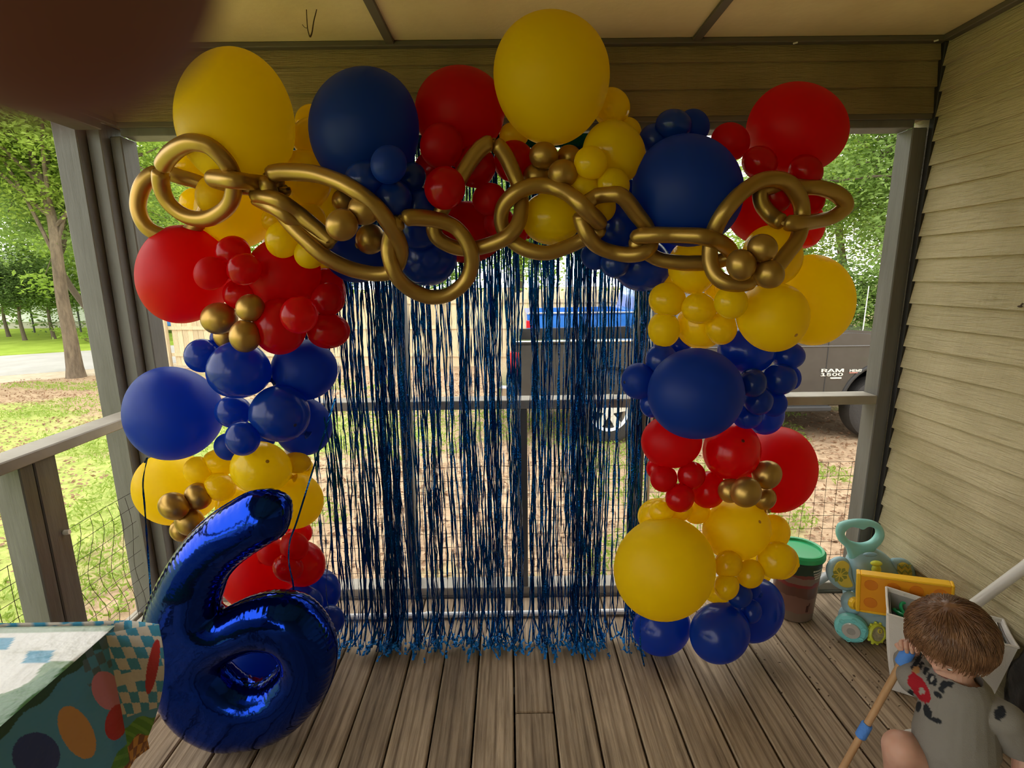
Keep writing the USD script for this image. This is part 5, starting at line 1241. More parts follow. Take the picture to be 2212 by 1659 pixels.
LOOSE = [('loose blue foil strand crossing the large left yellow balloon down to the window post', [(312, 1000), (318, 990), (309, 1040), (313, 1100), (320, 1200), (326, 1290)], 1.62),
         ('loose dark foil strand running slantwise before the left column down behind the foil six', [(724, 860), (712, 900), (690, 970), (665, 1050), (640, 1130), (626, 1170), (624, 1215), (633, 1260), (634, 1290)], 1.56),
         ('loose foil strand hanging along the inner edge of the left balloon column', [(700, 900), (716, 1000), (707, 1060), (716, 1160), (704, 1260), (712, 1330)], 1.74),
         ('loose foil strand hanging before the blue foot balloon of the right column', [(1384, 1318), (1383, 1360), (1384, 1400), (1392, 1440)], 1.72),
         ('short loose foil end lying on the deck before the right half of the curtain', [(1262, 1385), (1268, 1420), (1272, 1441)], 1.83)]
for lab, P2, yy in LOOSE:
    P = spline(A([at(a, b_, Y=yy) for a, b_ in P2]), 40)
    P[:, 2] = np.maximum(P[:, 2], .004)
    v, f = strand(P, .0058, np.cumsum(rng.normal(0, .3, 40)), .3)
    t = thing('foil_strand', lab, 'foil strand', P[-1])
    part(t, 'ribbon', (v, f), M_FRINGE, smooth=False)
# ------------------------------------------------------------------ table with printed cloth
TX, TY, TZ = -0.936, 1.086, 0.74
tb = thing('party_table', 'folding party table hidden under the printed plastic cloth', 'table', (-1.24, .5, 0))
M_TBL = plain('table_plastic', (0.6, 0.59, 0.56), .5)
part(tb, 'tabletop', box(-1.55, TX - .006, -.05, TY - .008, TZ - .04, TZ - .006, .005), M_TBL)
for x_ in (-1.50, -1.0):
    for y_ in (.02, 1.0):
        part(tb, 'leg', tube([(x_, y_, 0.0), (x_, y_, TZ - .04)], .014, 10), M_BATTEN)
WHITE, TEAL, BLUEC, GREEN, ORNG, BRWN = (0.74, 0.74, 0.70), (0.085, 0.30, 0.48), (0.06, 0.30, 0.48), (0.10, 0.27, 0.03), (0.62, 0.28, 0.05), (0.25, 0.09, 0.03)
rng = np.random.default_rng(3)


def put(col, mask, c): col[mask] = c


# top sheet, with creases
nx, ny = 130, 230
gx, gy = np.meshgrid(np.linspace(-1.56, TX, nx), np.linspace(-.06, TY, ny), indexing='ij')
gz = TZ + .004 * (meshkit.fbm(np.stack([gx * 9, gy * 5, gx * 0], -1), 4) - .5) + .0035 * np.sin(gy * 55 + 6 * meshkit.noise(np.stack([gx * 4, gy * 4, gx * 0], -1))) * np.exp(-((gx + 1.2) / .35) ** 2) * .4
gz[-1, :] = TZ - .001; gz[:, -1] = TZ - .001
P = np.stack([gx, gy, gz], -1).reshape(-1, 3)
col = np.tile(WHITE, (len(P), 1))
u, w_ = P[:, 0] - TX, P[:, 1]
edge = -.065 + .02 * np.sin(w_ * 21) + .012 * np.sin(w_ * 57)
put(col, (u > edge) & (w_ < .97), (0.13, 0.24, 0.10))
put(col, (u > edge + .02 + .012 * np.sin(w_ * 40)) & (w_ < .95), (0.06, 0.17, 0.06))
for (a, b_) in ((.985, -.09), (.93, -.20), (.90, -.30), (.99, -.30), (.86, -.13), (1.03, -.22), (.80, -.20), (.95, -.42)):
    sk = (u - b_) + .55 * (w_ - a)
    put(col, (np.abs(w_ - a) < .020) & (np.abs(sk) < .028), BLUEC)
put(col, (np.abs(w_ - 1.075) < .012), (0.30, 0.38, 0.28))
f = np.array([[i * ny + j, (i + 1) * ny + j, (i + 1) * ny + j + 1, i * ny + j + 1] for i in range(nx - 1) for j in range(ny - 1)])
M_CLOTH = tinted('printed_plastic_cloth', .28, (26, .004))
tc = thing('tablecloth', 'plastic party tablecloth with blue checks, green edge and teal hanging side', 'tablecloth', (TX, TY, TZ))
v, f3 = tri((P, f))
part(tc, 'cloth_top', trimesh.Trimesh(v, f3, process=False), M_CLOTH, smooth=True, color=col)
# hanging side: from the near end along the long edge to the corner, out into the corner fold and back
ns, nt = 560, 150
t_ = np.linspace(0, 1, nt)
S = np.concatenate([np.linspace(0, .3, 40, endpoint=False), np.linspace(.3, .72, 460, endpoint=False), np.linspace(.72, 1, 60)])
rows = []
for t in t_:
    z_ = TZ - .36 * t
    flare = max(0.0, 1 - ((t - .12) / .88) ** 2 * .95) if t > .12 else 1.0
    tipx = TX + .106 * (.12 + .88 * flare) ** 1.2
    plan = [(TX + .004 + .018 * t, -.06), (TX + .004 + .02 * t + .006 * math.sin(3 * t), .35), (TX + .004 + .014 * t, .75), (TX + .006 + .008 * t, .98), (TX + .008, TY - .035),
            ((TX + tipx) / 2, TY - .018), (tipx, TY - .004), (TX + .02, TY + .012), (TX - .1, TY + .008 + .01 * t), (-1.3, TY + .008 + .02 * t), (-1.56, TY + .008 + .02 * t)]
    q = A(plan); seg = np.r_[0, np.cumsum(np.linalg.norm(np.diff(q, axis=0), axis=1))]
    sl = A([0, .34, .72, .93, 1.02, 1.075, 1.13, 1.24, 1.36, 1.56, 1.8]) / 1.8
    xy = np.stack([np.interp(S, sl, q[:, 0]), np.interp(S, sl, q[:, 1])], 1)
    xy[:, 0] += .004 * np.sin(xy[:, 1] * 30 + 4 * t) * t
    rows.append(np.c_[xy, np.full(ns, z_ + .004 * (1 - t))])
P = np.stack(rows, 1).reshape(-1, 3)
sc_ = np.repeat(S * 1.8, nt); zc = np.tile(TZ - .36 * t_, ns)
col = np.tile(TEAL, (len(P), 1))
wing = sc_ > 1.015
wy = (sc_ - 1.02) / .11
ck = (np.floor(sc_ / .0235 + zc * 8) + np.floor((zc + .25 * sc_) / .030)) % 2 == 0
bigw = wing & (zc > .515)
put(col, bigw, (0.66, 0.60, 0.52)); put(col, bigw & ck & ((zc > .63) | (zc < .60)), BLUEC)
put(col, ~wing & (zc > .722 + .006 * np.sin(sc_ * 80)), (0.03, 0.09, 0.05))
put(col, ~wing & (sc_ > .93) & (zc > .66) & ck, (0.10, 0.16, 0.19))
gb = np.where(wing, .495, .455 - .10 * (1.02 - sc_)) + .008 * np.sin(sc_ * 60)
put(col, (zc < gb) & (sc_ > .55), GREEN)
put(col, (zc < gb) & (sc_ > .55) & (np.sin(sc_ * 130 + zc * 200) > .4), (0.17, 0.36, 0.05))
ob = gb - .05
put(col, (zc < ob) & (sc_ > .55), ORNG)
put(col, (zc < ob) & (sc_ > .55) & ((np.floor(sc_ / .03) + np.floor(zc / .03)) % 2 == 0), BRWN)
def blob(px, py, rx, ry, ang, c, lim):
    q = to_px(P); d_ = q - [px, py]; a = math.radians(ang)
    e = d_ @ A([[math.cos(a), -math.sin(a)], [math.sin(a), math.cos(a)]])
    put(col, lim & ((e[:, 0] / rx) ** 2 + (e[:, 1] / ry) ** 2 < 1), c)
hang = ~wing
blob(78, 1632, 52, 50, 10, (0.025, 0.05, 0.19), hang)          # plain round party balloons in the print
blob(166, 1582, 34, 62, -28, (0.62, 0.30, 0.09), hang)
blob(232, 1492, 32, 44, -25, (0.62, 0.22, 0.29), hang)
blob(252, 1560, 24, 40, 15, (0.50, 0.03, 0.03), hang)
blob(330, 1440, 12, 60, 10, (0.50, 0.03, 0.03), wing)
f = np.array([[i * nt + j, (i + 1) * nt + j, (i + 1) * nt + j + 1, i * nt + j + 1] for i in range(ns - 1) for j in range(nt - 1)])
v, f3 = tri((P, f))
part(tc, 'hanging_side', trimesh.Trimesh(v, f3, process=False), M_CLOTH, smooth=True, color=col)

# ------------------------------------------------------------------ bucket with green lid
bc = A([1.292, 2.125, 0])
bu = thing('bucket', 'brown and dark printed plastic bucket with a bright green lid beside the yellow balloons', 'bucket', bc)
M_BUCK = usdkit.material(stage, '/World/Looks/bucket_print', {
    'g': ('geometry', {}), 'sx': ('separate_xyz', {}), 'n': ('noise_texture', {'scale': 14.0, 'detail': 3.0}), 'm': ('math', {'math_type': 'multiply_add', 'value2': .05, 'value3': -.025}), 'a': ('math', {'math_type': 'add'}),
    'mr': ('map_range', {'from_min': 0.0, 'from_max': .30}), 'r': ('rgb_ramp', {'interpolate': False, 'ramp': [(0, (0.17, 0.12, 0.085)), (.16, (0.20, 0.10, 0.075)), (.42, (0.13, 0.055, 0.04)), (.60, (0.22, 0.03, 0.03)), (.66, (0.20, 0.13, 0.10)), (.76, (0.16, 0.04, 0.035)), (.80, (0.02, 0.045, 0.03))]}),
    'p': ('principled_bsdf', {'roughness': .3})},
    [('g.position', 'sx.vector'), ('g.position', 'n.vector'), ('n.fac', 'm.value1'), ('sx.z', 'a.value1'), ('m.value', 'a.value2'), ('a.value', 'mr.value'), ('mr.result', 'r.fac'), ('r.color', 'p.base_color')], surface='p.BSDF')
part(bu, 'bucket_body', lathe([(0, .001), (.078, .001), (.082, .006), (.0835, .03), (.098, .285), (.103, .29), (.104, .302), (.098, .306), (0, .306)], 48, bc), M_BUCK, smooth=35)
M_GRNLID = plain('green_lid', (0.03, 0.42, 0.16), .25)
part(bu, 'lid', lathe([(0, .318), (.086, .316), (.090, .326), (.100, .328), (.1075, .320), (.108, .300), (.104, .298), (.104, .3065), (0, .3065)], 48, bc), M_GRNLID, smooth=35)
M_PALE = plain('pale_print', (0.55, 0.56, 0.48), .5)
M_MARK = plain('dark_print', (0.06, 0.012, 0.01), .5)
rng = np.random.default_rng(9)
def onbucket(u0, u1, z0, z1, d=.0012, seg=4):
    vv = []
    out = []
    for k in range(seg):
        a0, a1 = u0 + (u1 - u0) * k / seg, u0 + (u1 - u0) * (k + 1) / seg
        pts = []
        for a in (a0, a1):
            for z_ in (z0, z1):
                r_ = .0835 + (.098 - .0835) * (z_ - .03) / .255
                for dd in (-.002, d):
                    pts.append(bc + A([(r_ + dd) * math.sin(a), -(r_ + dd) * math.cos(a), z_]))
        out.append(trimesh.convex.convex_hull(A(pts)))
    return out
ms = []
for row, z_ in enumerate((.262, .248, .236, .224)):
    a = .18 + .05 * row
    while a < 1.0:
        L_ = rng.uniform(.03, .10); ms += onbucket(a, min(a + L_, 1.02), z_ - .0035, z_ + .0035, seg=1); a += L_ + .035
part(bu, 'printed_text', join(ms), M_PALE, smooth=False)
mm = onbucket(.10, .125, .058, .085, seg=1) + onbucket(.15, .175, .058, .085, seg=1) + onbucket(.20, .225, .058, .092, seg=1) + onbucket(.11, .215, .080, .090, seg=2) + onbucket(.24, .28, .088, .102, seg=1)
part(bu, 'printed_mark', join(mm), M_MARK, smooth=False)

# grey plastic bar lying against the sill
M_GPL = plain('grey_plastic', (0.34, 0.35, 0.36), .4)
a, b_ = at(1757, 1264, Y=2.16), at(1806, 1230, Y=2.27)
gb_ = thing('grey_bar', 'grey plastic stand leg with a round foot, leaning on the sill behind the bucket', 'stand leg', a)
d_ = unit(b_ - a)
part(gb_, 'bar', tube(np.array([a, a + (b_ - a) * .5, b_]), [.016, .018, .018], 12), M_GPL)
q = at(1757, 1272, Y=2.15); q[2] = max(q[2], .02)
part(gb_, 'foot', lathe([(0, -.018), (.018, -.018), (.021, -.014), (.021, .014), (.018, .018), (0, .018)], 20, q, (1, .3, 0)), plain('grey_foot', (.22, .21, .19), .5))

# ------------------------------------------------------------------ elephant walker toy
M_TEAL = plain('teal_plastic', (0.26, 0.60, 0.56), .35)
M_BLGR = plain('bluegrey_plastic', (0.32, 0.51, 0.58), .35)
M_AQUA = plain('aqua_plastic', (0.20, 0.62, 0.60), .35)
M_LIME = plain('lime_plastic', (0.66, 0.72, 0.06), .4)
M_YELP = plain('yellow_print', (0.72, 0.62, 0.10), .45)
M_OLIV = plain('olive_print', (0.28, 0.32, 0.07), .45)
M_STEEL = plain('silver_trim', (0.72, 0.72, 0.68), .3, .6)
M_DKP = plain('dark_plastic', (0.03, 0.035, 0.04), .4)
wk = thing('baby_walker', 'teal elephant push walker toy with a loop handle, yellow-lined ears and wheels', 'baby walker', (1.56, 2.0, 0))
YW = 2.06
def pp(x_, y_, Y=YW): return at(x_, y_, Y=Y)[[0, 2]]
def pxpoly(L_, Y, n=6): return Polygon(spline(A([pp(a, b_, Y) for a, b_ in L_]), len(L_) * n, closed=True))
def plate(parent, name, poly, Y, T, rb, mat, ds=.006, label=None, lean=0.0):
    g, _, _, _ = puff(poly, T, rb, ds, 6)
    g.vertices[:, 1] += Y + lean * (g.vertices[:, 2] - poly.centroid.y)
    return part(parent, name, g, mat, smooth=45, label=label)
ho = [(1806, 1150), (1812, 1132), (1832, 1124), (1857, 1121), (1884, 1124), (1902, 1134), (1909, 1152), (1903, 1170), (1888, 1186), (1884, 1200), (1862, 1208), (1838, 1210), (1832, 1196), (1826, 1182), (1812, 1168)]
hi2 = [(1824, 1148), (1836, 1138), (1852, 1140), (1862, 1143), (1874, 1137), (1889, 1142), (1892, 1154), (1880, 1168), (1860, 1173), (1838, 1168), (1827, 1159)]
ho_, hi_ = pxpoly(ho, YW), pxpoly(hi2, YW)
plate(wk, 'handle', Polygon(ho_.exterior.coords, [hi_.exterior.coords]), YW, .018, .016, M_TEAL, .005)
plate(wk, 'neck', pxpoly([(1836, 1186), (1880, 1184), (1884, 1200), (1894, 1222), (1826, 1222), (1832, 1202)], YW + .012), YW + .012, .02, .014, M_BLGR)
hd = plate(wk, 'head', pxpoly([(1832, 1235), (1836, 1210), (1856, 1192), (1880, 1186), (1905, 1192), (1928, 1210), (1940, 1232), (1938, 1262), (1920, 1288), (1885, 1298), (1850, 1290), (1836, 1265)], YW - .01), YW - .01, .055, .06, M_BLGR, lean=.15)
part(hd, 'eyelid_knob', ellipsoid(at(1880, 1198, Y=YW - .055), (.030, .012, .009)), plain('blue_knob', (.22, .38, .46), .35))
el = plate(wk, 'ear', pxpoly([(1785, 1236), (1790, 1216), (1808, 1204), (1828, 1206), (1837, 1222), (1840, 1245), (1846, 1266), (1832, 1276), (1810, 1270), (1793, 1256)], YW - .03), YW - .03, .016, .014, M_BLGR)
plate(el, 'ear_lining', pxpoly([(1799, 1236), (1806, 1216), (1822, 1211), (1834, 1220), (1832, 1240), (1842, 1264), (1828, 1269), (1812, 1262)], YW - .044), YW - .044, .005, .004, M_YELP, .004)
ms = []
cc_ = at(1815, 1242, Y=YW - .050)
for a in np.arange(8) * PI / 4 + .3:
    e = A([math.cos(a), 0, math.sin(a)]); s_ = A([-math.sin(a), 0, math.cos(a)])
    ms.append(trimesh.convex.convex_hull(A([cc_ + e * r_ + s_ * q_ + [0, dy_, 0] for r_, q_ in ((.008, 0), (.028, .009), (.036, 0), (.028, -.009)) for dy_ in (0, .003)])))
part(el, 'petal_print', join(ms), M_OLIV, smooth=False)
er = plate(wk, 'ear', pxpoly([(1926, 1212), (1938, 1206), (1956, 1208), (1970, 1220), (1976, 1240), (1974, 1262), (1950, 1268), (1934, 1250)], YW - .03), YW - .03, .016, .014, M_BLGR)
plate(er, 'ear_lining', pxpoly([(1938, 1220), (1952, 1214), (1966, 1224), (1970, 1242), (1968, 1258), (1948, 1260), (1940, 1244)], YW - .044), YW - .044, .005, .004, M_YELP, .004)
for j, yy in enumerate((1222, 1234, 1247)):
    zg = [at(x_, yy + (5 if k_ % 2 else -2), Y=YW - .051) for k_, x_ in enumerate((1940, 1948, 1955, 1962, 1968))]
    part(er, 'zigzag_print', tube(A(zg), .0045, 6), M_OLIV)
kb = part(wk, 'lime_bird', ellipsoid(at(1893, 1230, Y=YW - .085), (.018, .016, .022)), M_LIME)
part(kb, 'bird_crest', ellipsoid(at(1893, 1217, Y=YW - .09), (.024, .014, .011)), M_LIME)
part(wk, 'leg', ellipsoid(at(1838, 1303, Y=1.98), (.034, .045, .05)), M_BLGR)
part(wk, 'leg', ellipsoid(at(1932, 1300, Y=1.98), (.034, .045, .05)), M_BLGR)
gq = at(1845, 1303, Y=1.925)
part(wk, 'yellow_gear', lathe([(0, -.012), (.022, -.012), (.026, -.006), (.026, .006), (.022, .012), (0, .012)], 9, gq, (.35, -1, .1)), plain('gear_yellow', (.80, .52, .02), .4), smooth=False)
part(wk, 'base', trimesh.convex.convex_hull(np.vstack([ellipsoid(A([x_, y_, .125]), .04, 2).vertices for x_ in (1.53, 1.66) for y_ in (1.97, 2.08)])), M_BLGR)
def wheel(c, ax, R_, w_):
    c = A(c)
    w0 = part(wk, 'wheel', lathe([(0, -w_), (R_ * .8, -w_), (R_ * .96, -w_ * .6), (R_, 0), (R_ * .96, w_ * .6), (R_ * .8, w_), (0, w_)], 36, c, ax), M_AQUA)
    a = unit(ax)
    part(w0, 'hub_ring', lathe([(R_ * .25, -.006), (R_ * .52, -.006), (R_ * .56, 0), (R_ * .52, .006), (R_ * .25, .006), (R_ * .25, -.006)], 28, c + a * (w_ + .002), ax), M_STEEL)
    part(w0, 'hub_cap', lathe([(0, -.004), (R_ * .3, -.004), (R_ * .26, .003), (0, .005)], 24, c + a * (w_ + .002), ax), plain('hub_grey_%d' % len(_used), (.36, .35, .31), .4))
    b1_, b2_ = axes_to(a)[:2]
    for k_ in range(6):
        an = k_ * PI / 3 + .4
        q_ = c + (b1_ * math.cos(an) + b2_ * math.sin(an)) * R_ * .74 + a * w_ * .98
        part(w0, 'dimple', lathe([(R_ * .10, -.002), (R_ * .16, -.002), (R_ * .16, .003), (R_ * .10, .003), (R_ * .10, -.002)], 14, q_, ax), M_AQUA)
wheel((1.432, 1.930, .062), (-.55, -.83, 0), .062, .022)
wheel((1.70, 2.05, .062), (.9, -.3, 0), .062, .02)
part(wk, 'wheel_cover', trimesh.convex.convex_hull(np.vstack([ellipsoid(A([1.475, 1.98, .072]), (.06, .055, .06), 2).vertices, ellipsoid(A([1.56, 1.96, .068]), (.05, .05, .055), 2).vertices])), M_BLGR)
gq, ga = at(1893, 1368, Y=1.905), A([.15, -1, .25])
dl = part(wk, 'rattle_dial', lathe([(0, -.012), (.036, -.012), (.041, -.004), (.041, .006), (.035, .012), (.031, .012), (.030, .006), (0, .006)], 36, gq, ga), M_LIME)
part(dl, 'dial_face', lathe([(0, .0), (.0295, .0), (.0295, .0085), (0, .009)], 30, gq, ga), plain('dial_beads', (.34, .31, .18), .4, vary=(90, (.55, .50, .30), (1, 1, 1))))
b1_, b2_ = axes_to(ga)[:2]
for k_ in range(12):
    an = k_ * PI / 6
    part(dl, 'tooth', ellipsoid(gq + (b1_ * math.cos(an) + b2_ * math.sin(an)) * .043, .006, 1), M_LIME)
part(dl, 'bead_ring', lathe([(.006, -.001), (.010, -.001), (.010, .003), (.006, .003), (.006, -.001)], 16, gq + unit(ga) * .010 + b2_ * .012 + b1_ * .008, ga), M_YELP)

# ------------------------------------------------------------------ orange block board
pa, pb, pc_, pd = at(1851, 1237, Y=1.875), at(2063, 1264, Y=1.725), at(1849, 1320, Y=1.875), at(2062, 1360, Y=1.725)
ex = unit(pb - pa); wid = float(np.linalg.norm(pb - pa)); ez = unit(A([0, 0, 1.0]) - ex * ex[2] - A([0, .08, 0])); ey = np.cross(ez, ex); hgt = float(pa[2] - pc_[2])
M_ORB = plain('orange_board', (0.80, 0.33, 0.012), .35)
M_ORD = plain('orange_stud', (0.66, 0.20, 0.008), .35)
M_YEE = plain('yellow_board_rim', (0.88, 0.50, 0.02), .35)
bo = thing('block_board', 'orange building block board with round studs and yellow rim, before the elephant walker', 'toy board', pc_)
O_ = pa - ez * hgt
def lb(x0, x1, y0, y1, z0, z1, b=.003): return rigid(box(x0, x1, y0, y1, z0, z1, b), O_, ex, ey, ez)
part(bo, 'panel', lb(.012, wid - .008, -.004, .02, .008, hgt - .008), M_ORB)
part(bo, 'rim', join([lb(0, .014, -.008, .03, 0, hgt), lb(wid - .010, wid, -.008, .03, 0, hgt), lb(.014, wid - .01, -.008, .03, hgt - .010, hgt), lb(.014, wid - .01, -.008, .03, 0, .010)]), M_YEE)
for i in range(6):
    for j in range(2):
        q = O_ + ex * (.048 + i * .072) + ez * (hgt * (.28 + .46 * j)) + ey * -.004
        if .048 + i * .072 < wid - .04:
            part(bo, 'stud', lathe([(0, -.0), (.0225, -.0), (.0225, .0022), (.020, .003), (0, .003)], 28, q, -ey), M_ORD)

# ------------------------------------------------------------------ fabric bin and what stands in it
M_FAB = plain('white_fabric', (0.66, 0.63, 0.58), .8, bump=(180, .0015, (1, 1, 1)), spec=.2)
M_FABI = plain('grey_lining', (0.30, 0.29, 0.28), .85, spec=.2)
ZB = .335
c0, c1_, c2_, c3_ = A([1.365, 1.665]), A([1.452, 1.800]), A([1.735, 1.615]), A([1.665, 1.485])   # D, A, C, E
ring4 = [c3_, c2_, c1_, c0]
bi = thing('fabric_bin', 'white folding fabric toy bin against the sided wall behind the toddler', 'storage bin', (1.55, 1.64, 0))
cen2 = (c0 + c1_ + c2_ + c3_) / 4
def slab(a, b_, z0, z1a, z1b, th, mat, name, inset=.0, bulge=0.0):
    n_ = 14; m_ = 10
    d_ = unit(b_ - a); nrm = A([d_[1], -d_[0]])
    vv = []
    for sg in (0, 1):
        for i_ in range(n_):
            s_ = i_ / (n_ - 1)
            for j_ in range(m_):
                t = j_ / (m_ - 1)
                p_ = a + (b_ - a) * s_; p_ = p_ + (cen2 - p_) * (.26 * (1 - t)) + nrm * (bulge * math.sin(PI * s_) * math.sin(PI * t) - sg * th)
                vv.append((p_[0], p_[1], z0 + (z1a + (z1b - z1a) * s_ - z0) * t - .006 * math.sin(PI * s_) * t))
    vv = A(vv)
    idx = lambda sg, i_, j_: sg * n_ * m_ + i_ * m_ + j_
    ff = []
    for i_ in range(n_ - 1):
        for j_ in range(m_ - 1):
            ff.append((idx(0, i_, j_), idx(0, i_ + 1, j_), idx(0, i_ + 1, j_ + 1), idx(0, i_, j_ + 1)))
            ff.append((idx(1, i_, j_), idx(1, i_, j_ + 1), idx(1, i_ + 1, j_ + 1), idx(1, i_ + 1, j_)))
        for j_ in (0, m_ - 1):
            q_ = (idx(0, i_, j_), idx(1, i_, j_), idx(1, i_ + 1, j_), idx(0, i_ + 1, j_)); ff.append(q_ if j_ == 0 else q_[::-1])
    for j_ in range(m_ - 1):
        for i_ in (0, n_ - 1):
            q_ = (idx(0, i_, j_), idx(0, i_, j_ + 1), idx(1, i_, j_ + 1), idx(1, i_, j_)); ff.append(q_ if i_ == 0 else q_[::-1])
    return part(bi, name, (vv, A(ff)), mat, smooth=40)
hz = {0: ZB - .035, 1: ZB + .0, 2: ZB - .01, 3: ZB - .03}
corners = [c0, c3_, c2_, c1_]; hts = [ZB - .02, ZB - .02, ZB - .012, ZB]
for i in range(4):
    a, b_ = corners[i], corners[(i + 1) % 4]
    slab(a, b_, .002, hts[i], hts[(i + 1) % 4], .005, M_FAB, 'side_panel', bulge=.008)
    ia, ib = a + unit(cen2 - a) * .010, b_ + unit(cen2 - b_) * .010
    slab(ia, ib, .01, hts[i] - .012, hts[(i + 1) % 4] - .012, .003, M_FABI, 'lining')
    za, zb_ = hts[i] + .001, hts[(i + 1) % 4] + .001
    part(bi, 'rim_tape', tube(spline(A([(*a, za), (*((a + b_) / 2), (za + zb_) / 2 - .006), (*b_, zb_)]), 14), .0045, 8), M_FAB)
part(bi, 'base_panel', trimesh.convex.convex_hull(A([(*(c_ + (cen2 - c_) * .27 + unit(cen2 - c_) * .008), z_) for c_ in corners for z_ in (.003, .010)])), M_FAB)
part(bi, 'inner_flap', trimesh.convex.convex_hull(A([(*(c2_ + unit(cen2 - c2_) * .02), ZB - .02), (*(c3_ + unit(cen2 - c3_) * .025), ZB - .04), (*(cen2 * .6 + c3_ * .2 + c2_ * .2), ZB - .10), (*(cen2 * .62 + c3_ * .18 + c2_ * .2), ZB - .105)])), M_FAB)
gq = at(1955, 1326, Z=.262)
gt = thing('ring_toy', 'green plastic ring toy lying in the white fabric bin', 'toy', gq)
for k_, (tl, rr_) in enumerate((((.3, .2, 1), .035), ((-.5, .3, 1), .03), ((.1, -.7, 1), .028))):
    b1_, b2_ = axes_to(unit(tl))[:2]
    an = np.arange(28) * 2 * PI / 28
    part(gt, 'ring', tube(gq + A([.006 * k_, 0, .008 * k_]) + rr_ * (np.cos(an)[:, None] * b1_ + np.sin(an)[:, None] * b2_), .006, 8, closed=True), plain('green_ring_%d' % k_, (.02, .40, .16), .3))
tp_ = A([1.600, 1.622, .012])
bl = thing('toy_bucket', 'bluish toy tub standing inside the white fabric bin under the green rings', 'toy', tp_)
part(bl, 'tub', lathe([(0, 0), (.036, 0), (.045, .19), (.042, .19), (.033, .006), (0, .006)], 28, tp_), plain('tub_blue', (.16, .22, .34), .4))
bb_ = A([1.505, 1.675, .012])
bl = thing('toy_ball', 'dull toy ball at the bottom of the white fabric bin, under the green rings', 'toy', bb_ + [0, 0, .04])
part(bl, 'ball', ellipsoid(bb_ + [0.0, 0, .043], .041, 3), plain('ball_grey', (.25, .27, .30), .4))

# white broom handle leaning against the wall
a2, b_ = at(1992, 1389, Y=1.665), at(2222, 1218, X=1.735)
a, d_ = (a2 + b_) / 2, unit(b_ - a2)
po = thing('white_pole', 'white round pole rising from behind the toddler to the sided wall', 'pole', a2)
part(po, 'pole_tube', tube([a2, a, b_], .0175, 20), plain('pole_white', (.62, .60, .56), .35))
part(po, 'end_cap', tube([b_, b_ + d_ * .012], [.0185, .015], 20), M_WHITE)

# black plastic bag slumped against the wall
bq = A([1.690, 1.375, 0])
bg = thing('black_bag', 'slumped black plastic bag against the sided wall, right of the white fabric bin', 'bag', bq)
gb2 = ellipsoid((0, 0, 0), (1, 1, 1), 4)
vv = gb2.vertices
vv = vv * (1 + .22 * (meshkit.fbm(vv * 3.2 + 5, 4) - .5))[:, None]
vv = vv * A([.055, .14, .19]) + bq + A([-.002, 0, .18])
vv[:, 2] = np.maximum(vv[:, 2], .002); vv[:, 0] = np.minimum(vv[:, 0], 1.736)
part(bg, 'bag_body', trimesh.Trimesh(vv, gb2.faces, process=False), plain('black_bag_plastic', (0.008, 0.008, 0.009), .35, bump=(30, .004, (1, 1, 1))), smooth=True)
part(bg, 'tied_neck', tube(spline([bq + A([-.01, .02, .355]), bq + A([-.014, .03, .385]), bq + A([-.02, .045, .41])], 10), np.linspace(.018, .028, 10), 10), plain('black_bag_neck', (0.008, 0.008, 0.009), .35))

# crumbs of dry leaves on the deck
rng = np.random.default_rng(64)
n_ = 150
P = np.stack([rng.uniform(.95, 1.6, n_), rng.uniform(1.35, 2.2, n_), np.full(n_, .0045)], 1)
P[:70, 0] = .0015 + .1425 * np.round((P[:70, 0] - .0015) / .1425) + rng.normal(0, .010, 70)
single('leaf_crumbs', leaves(P, .012, rng, .2), M_ROOT, 'dark dry leaf crumbs scattered on the deck before the elephant walker', 'leaf crumbs', kind='stuff', smooth=False)
# ------------------------------------------------------------------ the toddler
def M3(g):
    v, f = tri(g)
    q = manifold3d.Manifold(manifold3d.Mesh(np.array(v, np.float32), np.array(f, np.uint32)))
    return q
def ball(c, r): return manifold3d.Manifold.sphere(float(np.max(r)), 24).scale((np.broadcast_to(r, 3) / np.max(r)).tolist()).translate(list(map(float, c)))
def limb(P, R_):
    out = None
    for i in range(len(P) - 1):
        h = manifold3d.Manifold.batch_hull([ball(P[i], R_[i]), ball(P[i + 1], R_[i + 1])])
        out = h if out is None else out + h
    return out
def smoothed(mn, L_, it=12):
    v, f = tri(mn.refine_to_length(L_))
    g = trimesh.Trimesh(v, f, process=True)
    trimesh.smoothing.filter_taubin(g, lamb=.5, nu=.52, iterations=it)
    return g

HC = A([1.160, 1.200, 0.584])                     # head centre: the child squats, knees apart
fw = unit([-.66, -.26, -.74])                     # the way the face looks: left and down
sd_ = unit(np.cross([0, 0, 1.0], fw)); up_ = np.cross(fw, sd_)
neck, chest, belly, pelv = HC + A([.010, -.015, -.105]), HC + A([.020, -.030, -.190]), HC + A([.020, -.045, -.290]), HC + A([.030, -.045, -.385])
fwd = unit([-.75, -.66, 0]); lat = A([-.66, .75, 0])           # lat: towards the child's right (away from the lens)
RS, LS = chest + lat * .092 + [0, 0, .028], chest - lat * .092 + [0, 0, .028]
RH = at(1962, 1398, Y=1.275)
RE = A([1.185, 1.335, .415])
LE, LH = A([1.305, 1.095, .325]), A([1.262, 1.050, .225])
RHIP, LHIP = pelv + lat * .055, pelv - lat * .055
RK, RA = A([1.052, 1.172, .262]), A([1.115, 1.225, .045])
LK, LA = A([1.165, 1.020, .250]), A([1.225, 1.085, .045])
body = limb([neck, HC + fw * -.01 + [0, 0, -.03]], [.040, .05])
body = body + ball(HC, (.082, .082, .086)) + ball(HC + fw * .035 - up_ * .030, .054)
body = body + limb([chest + [0, 0, .02], belly, pelv], [.070, .084, .078])
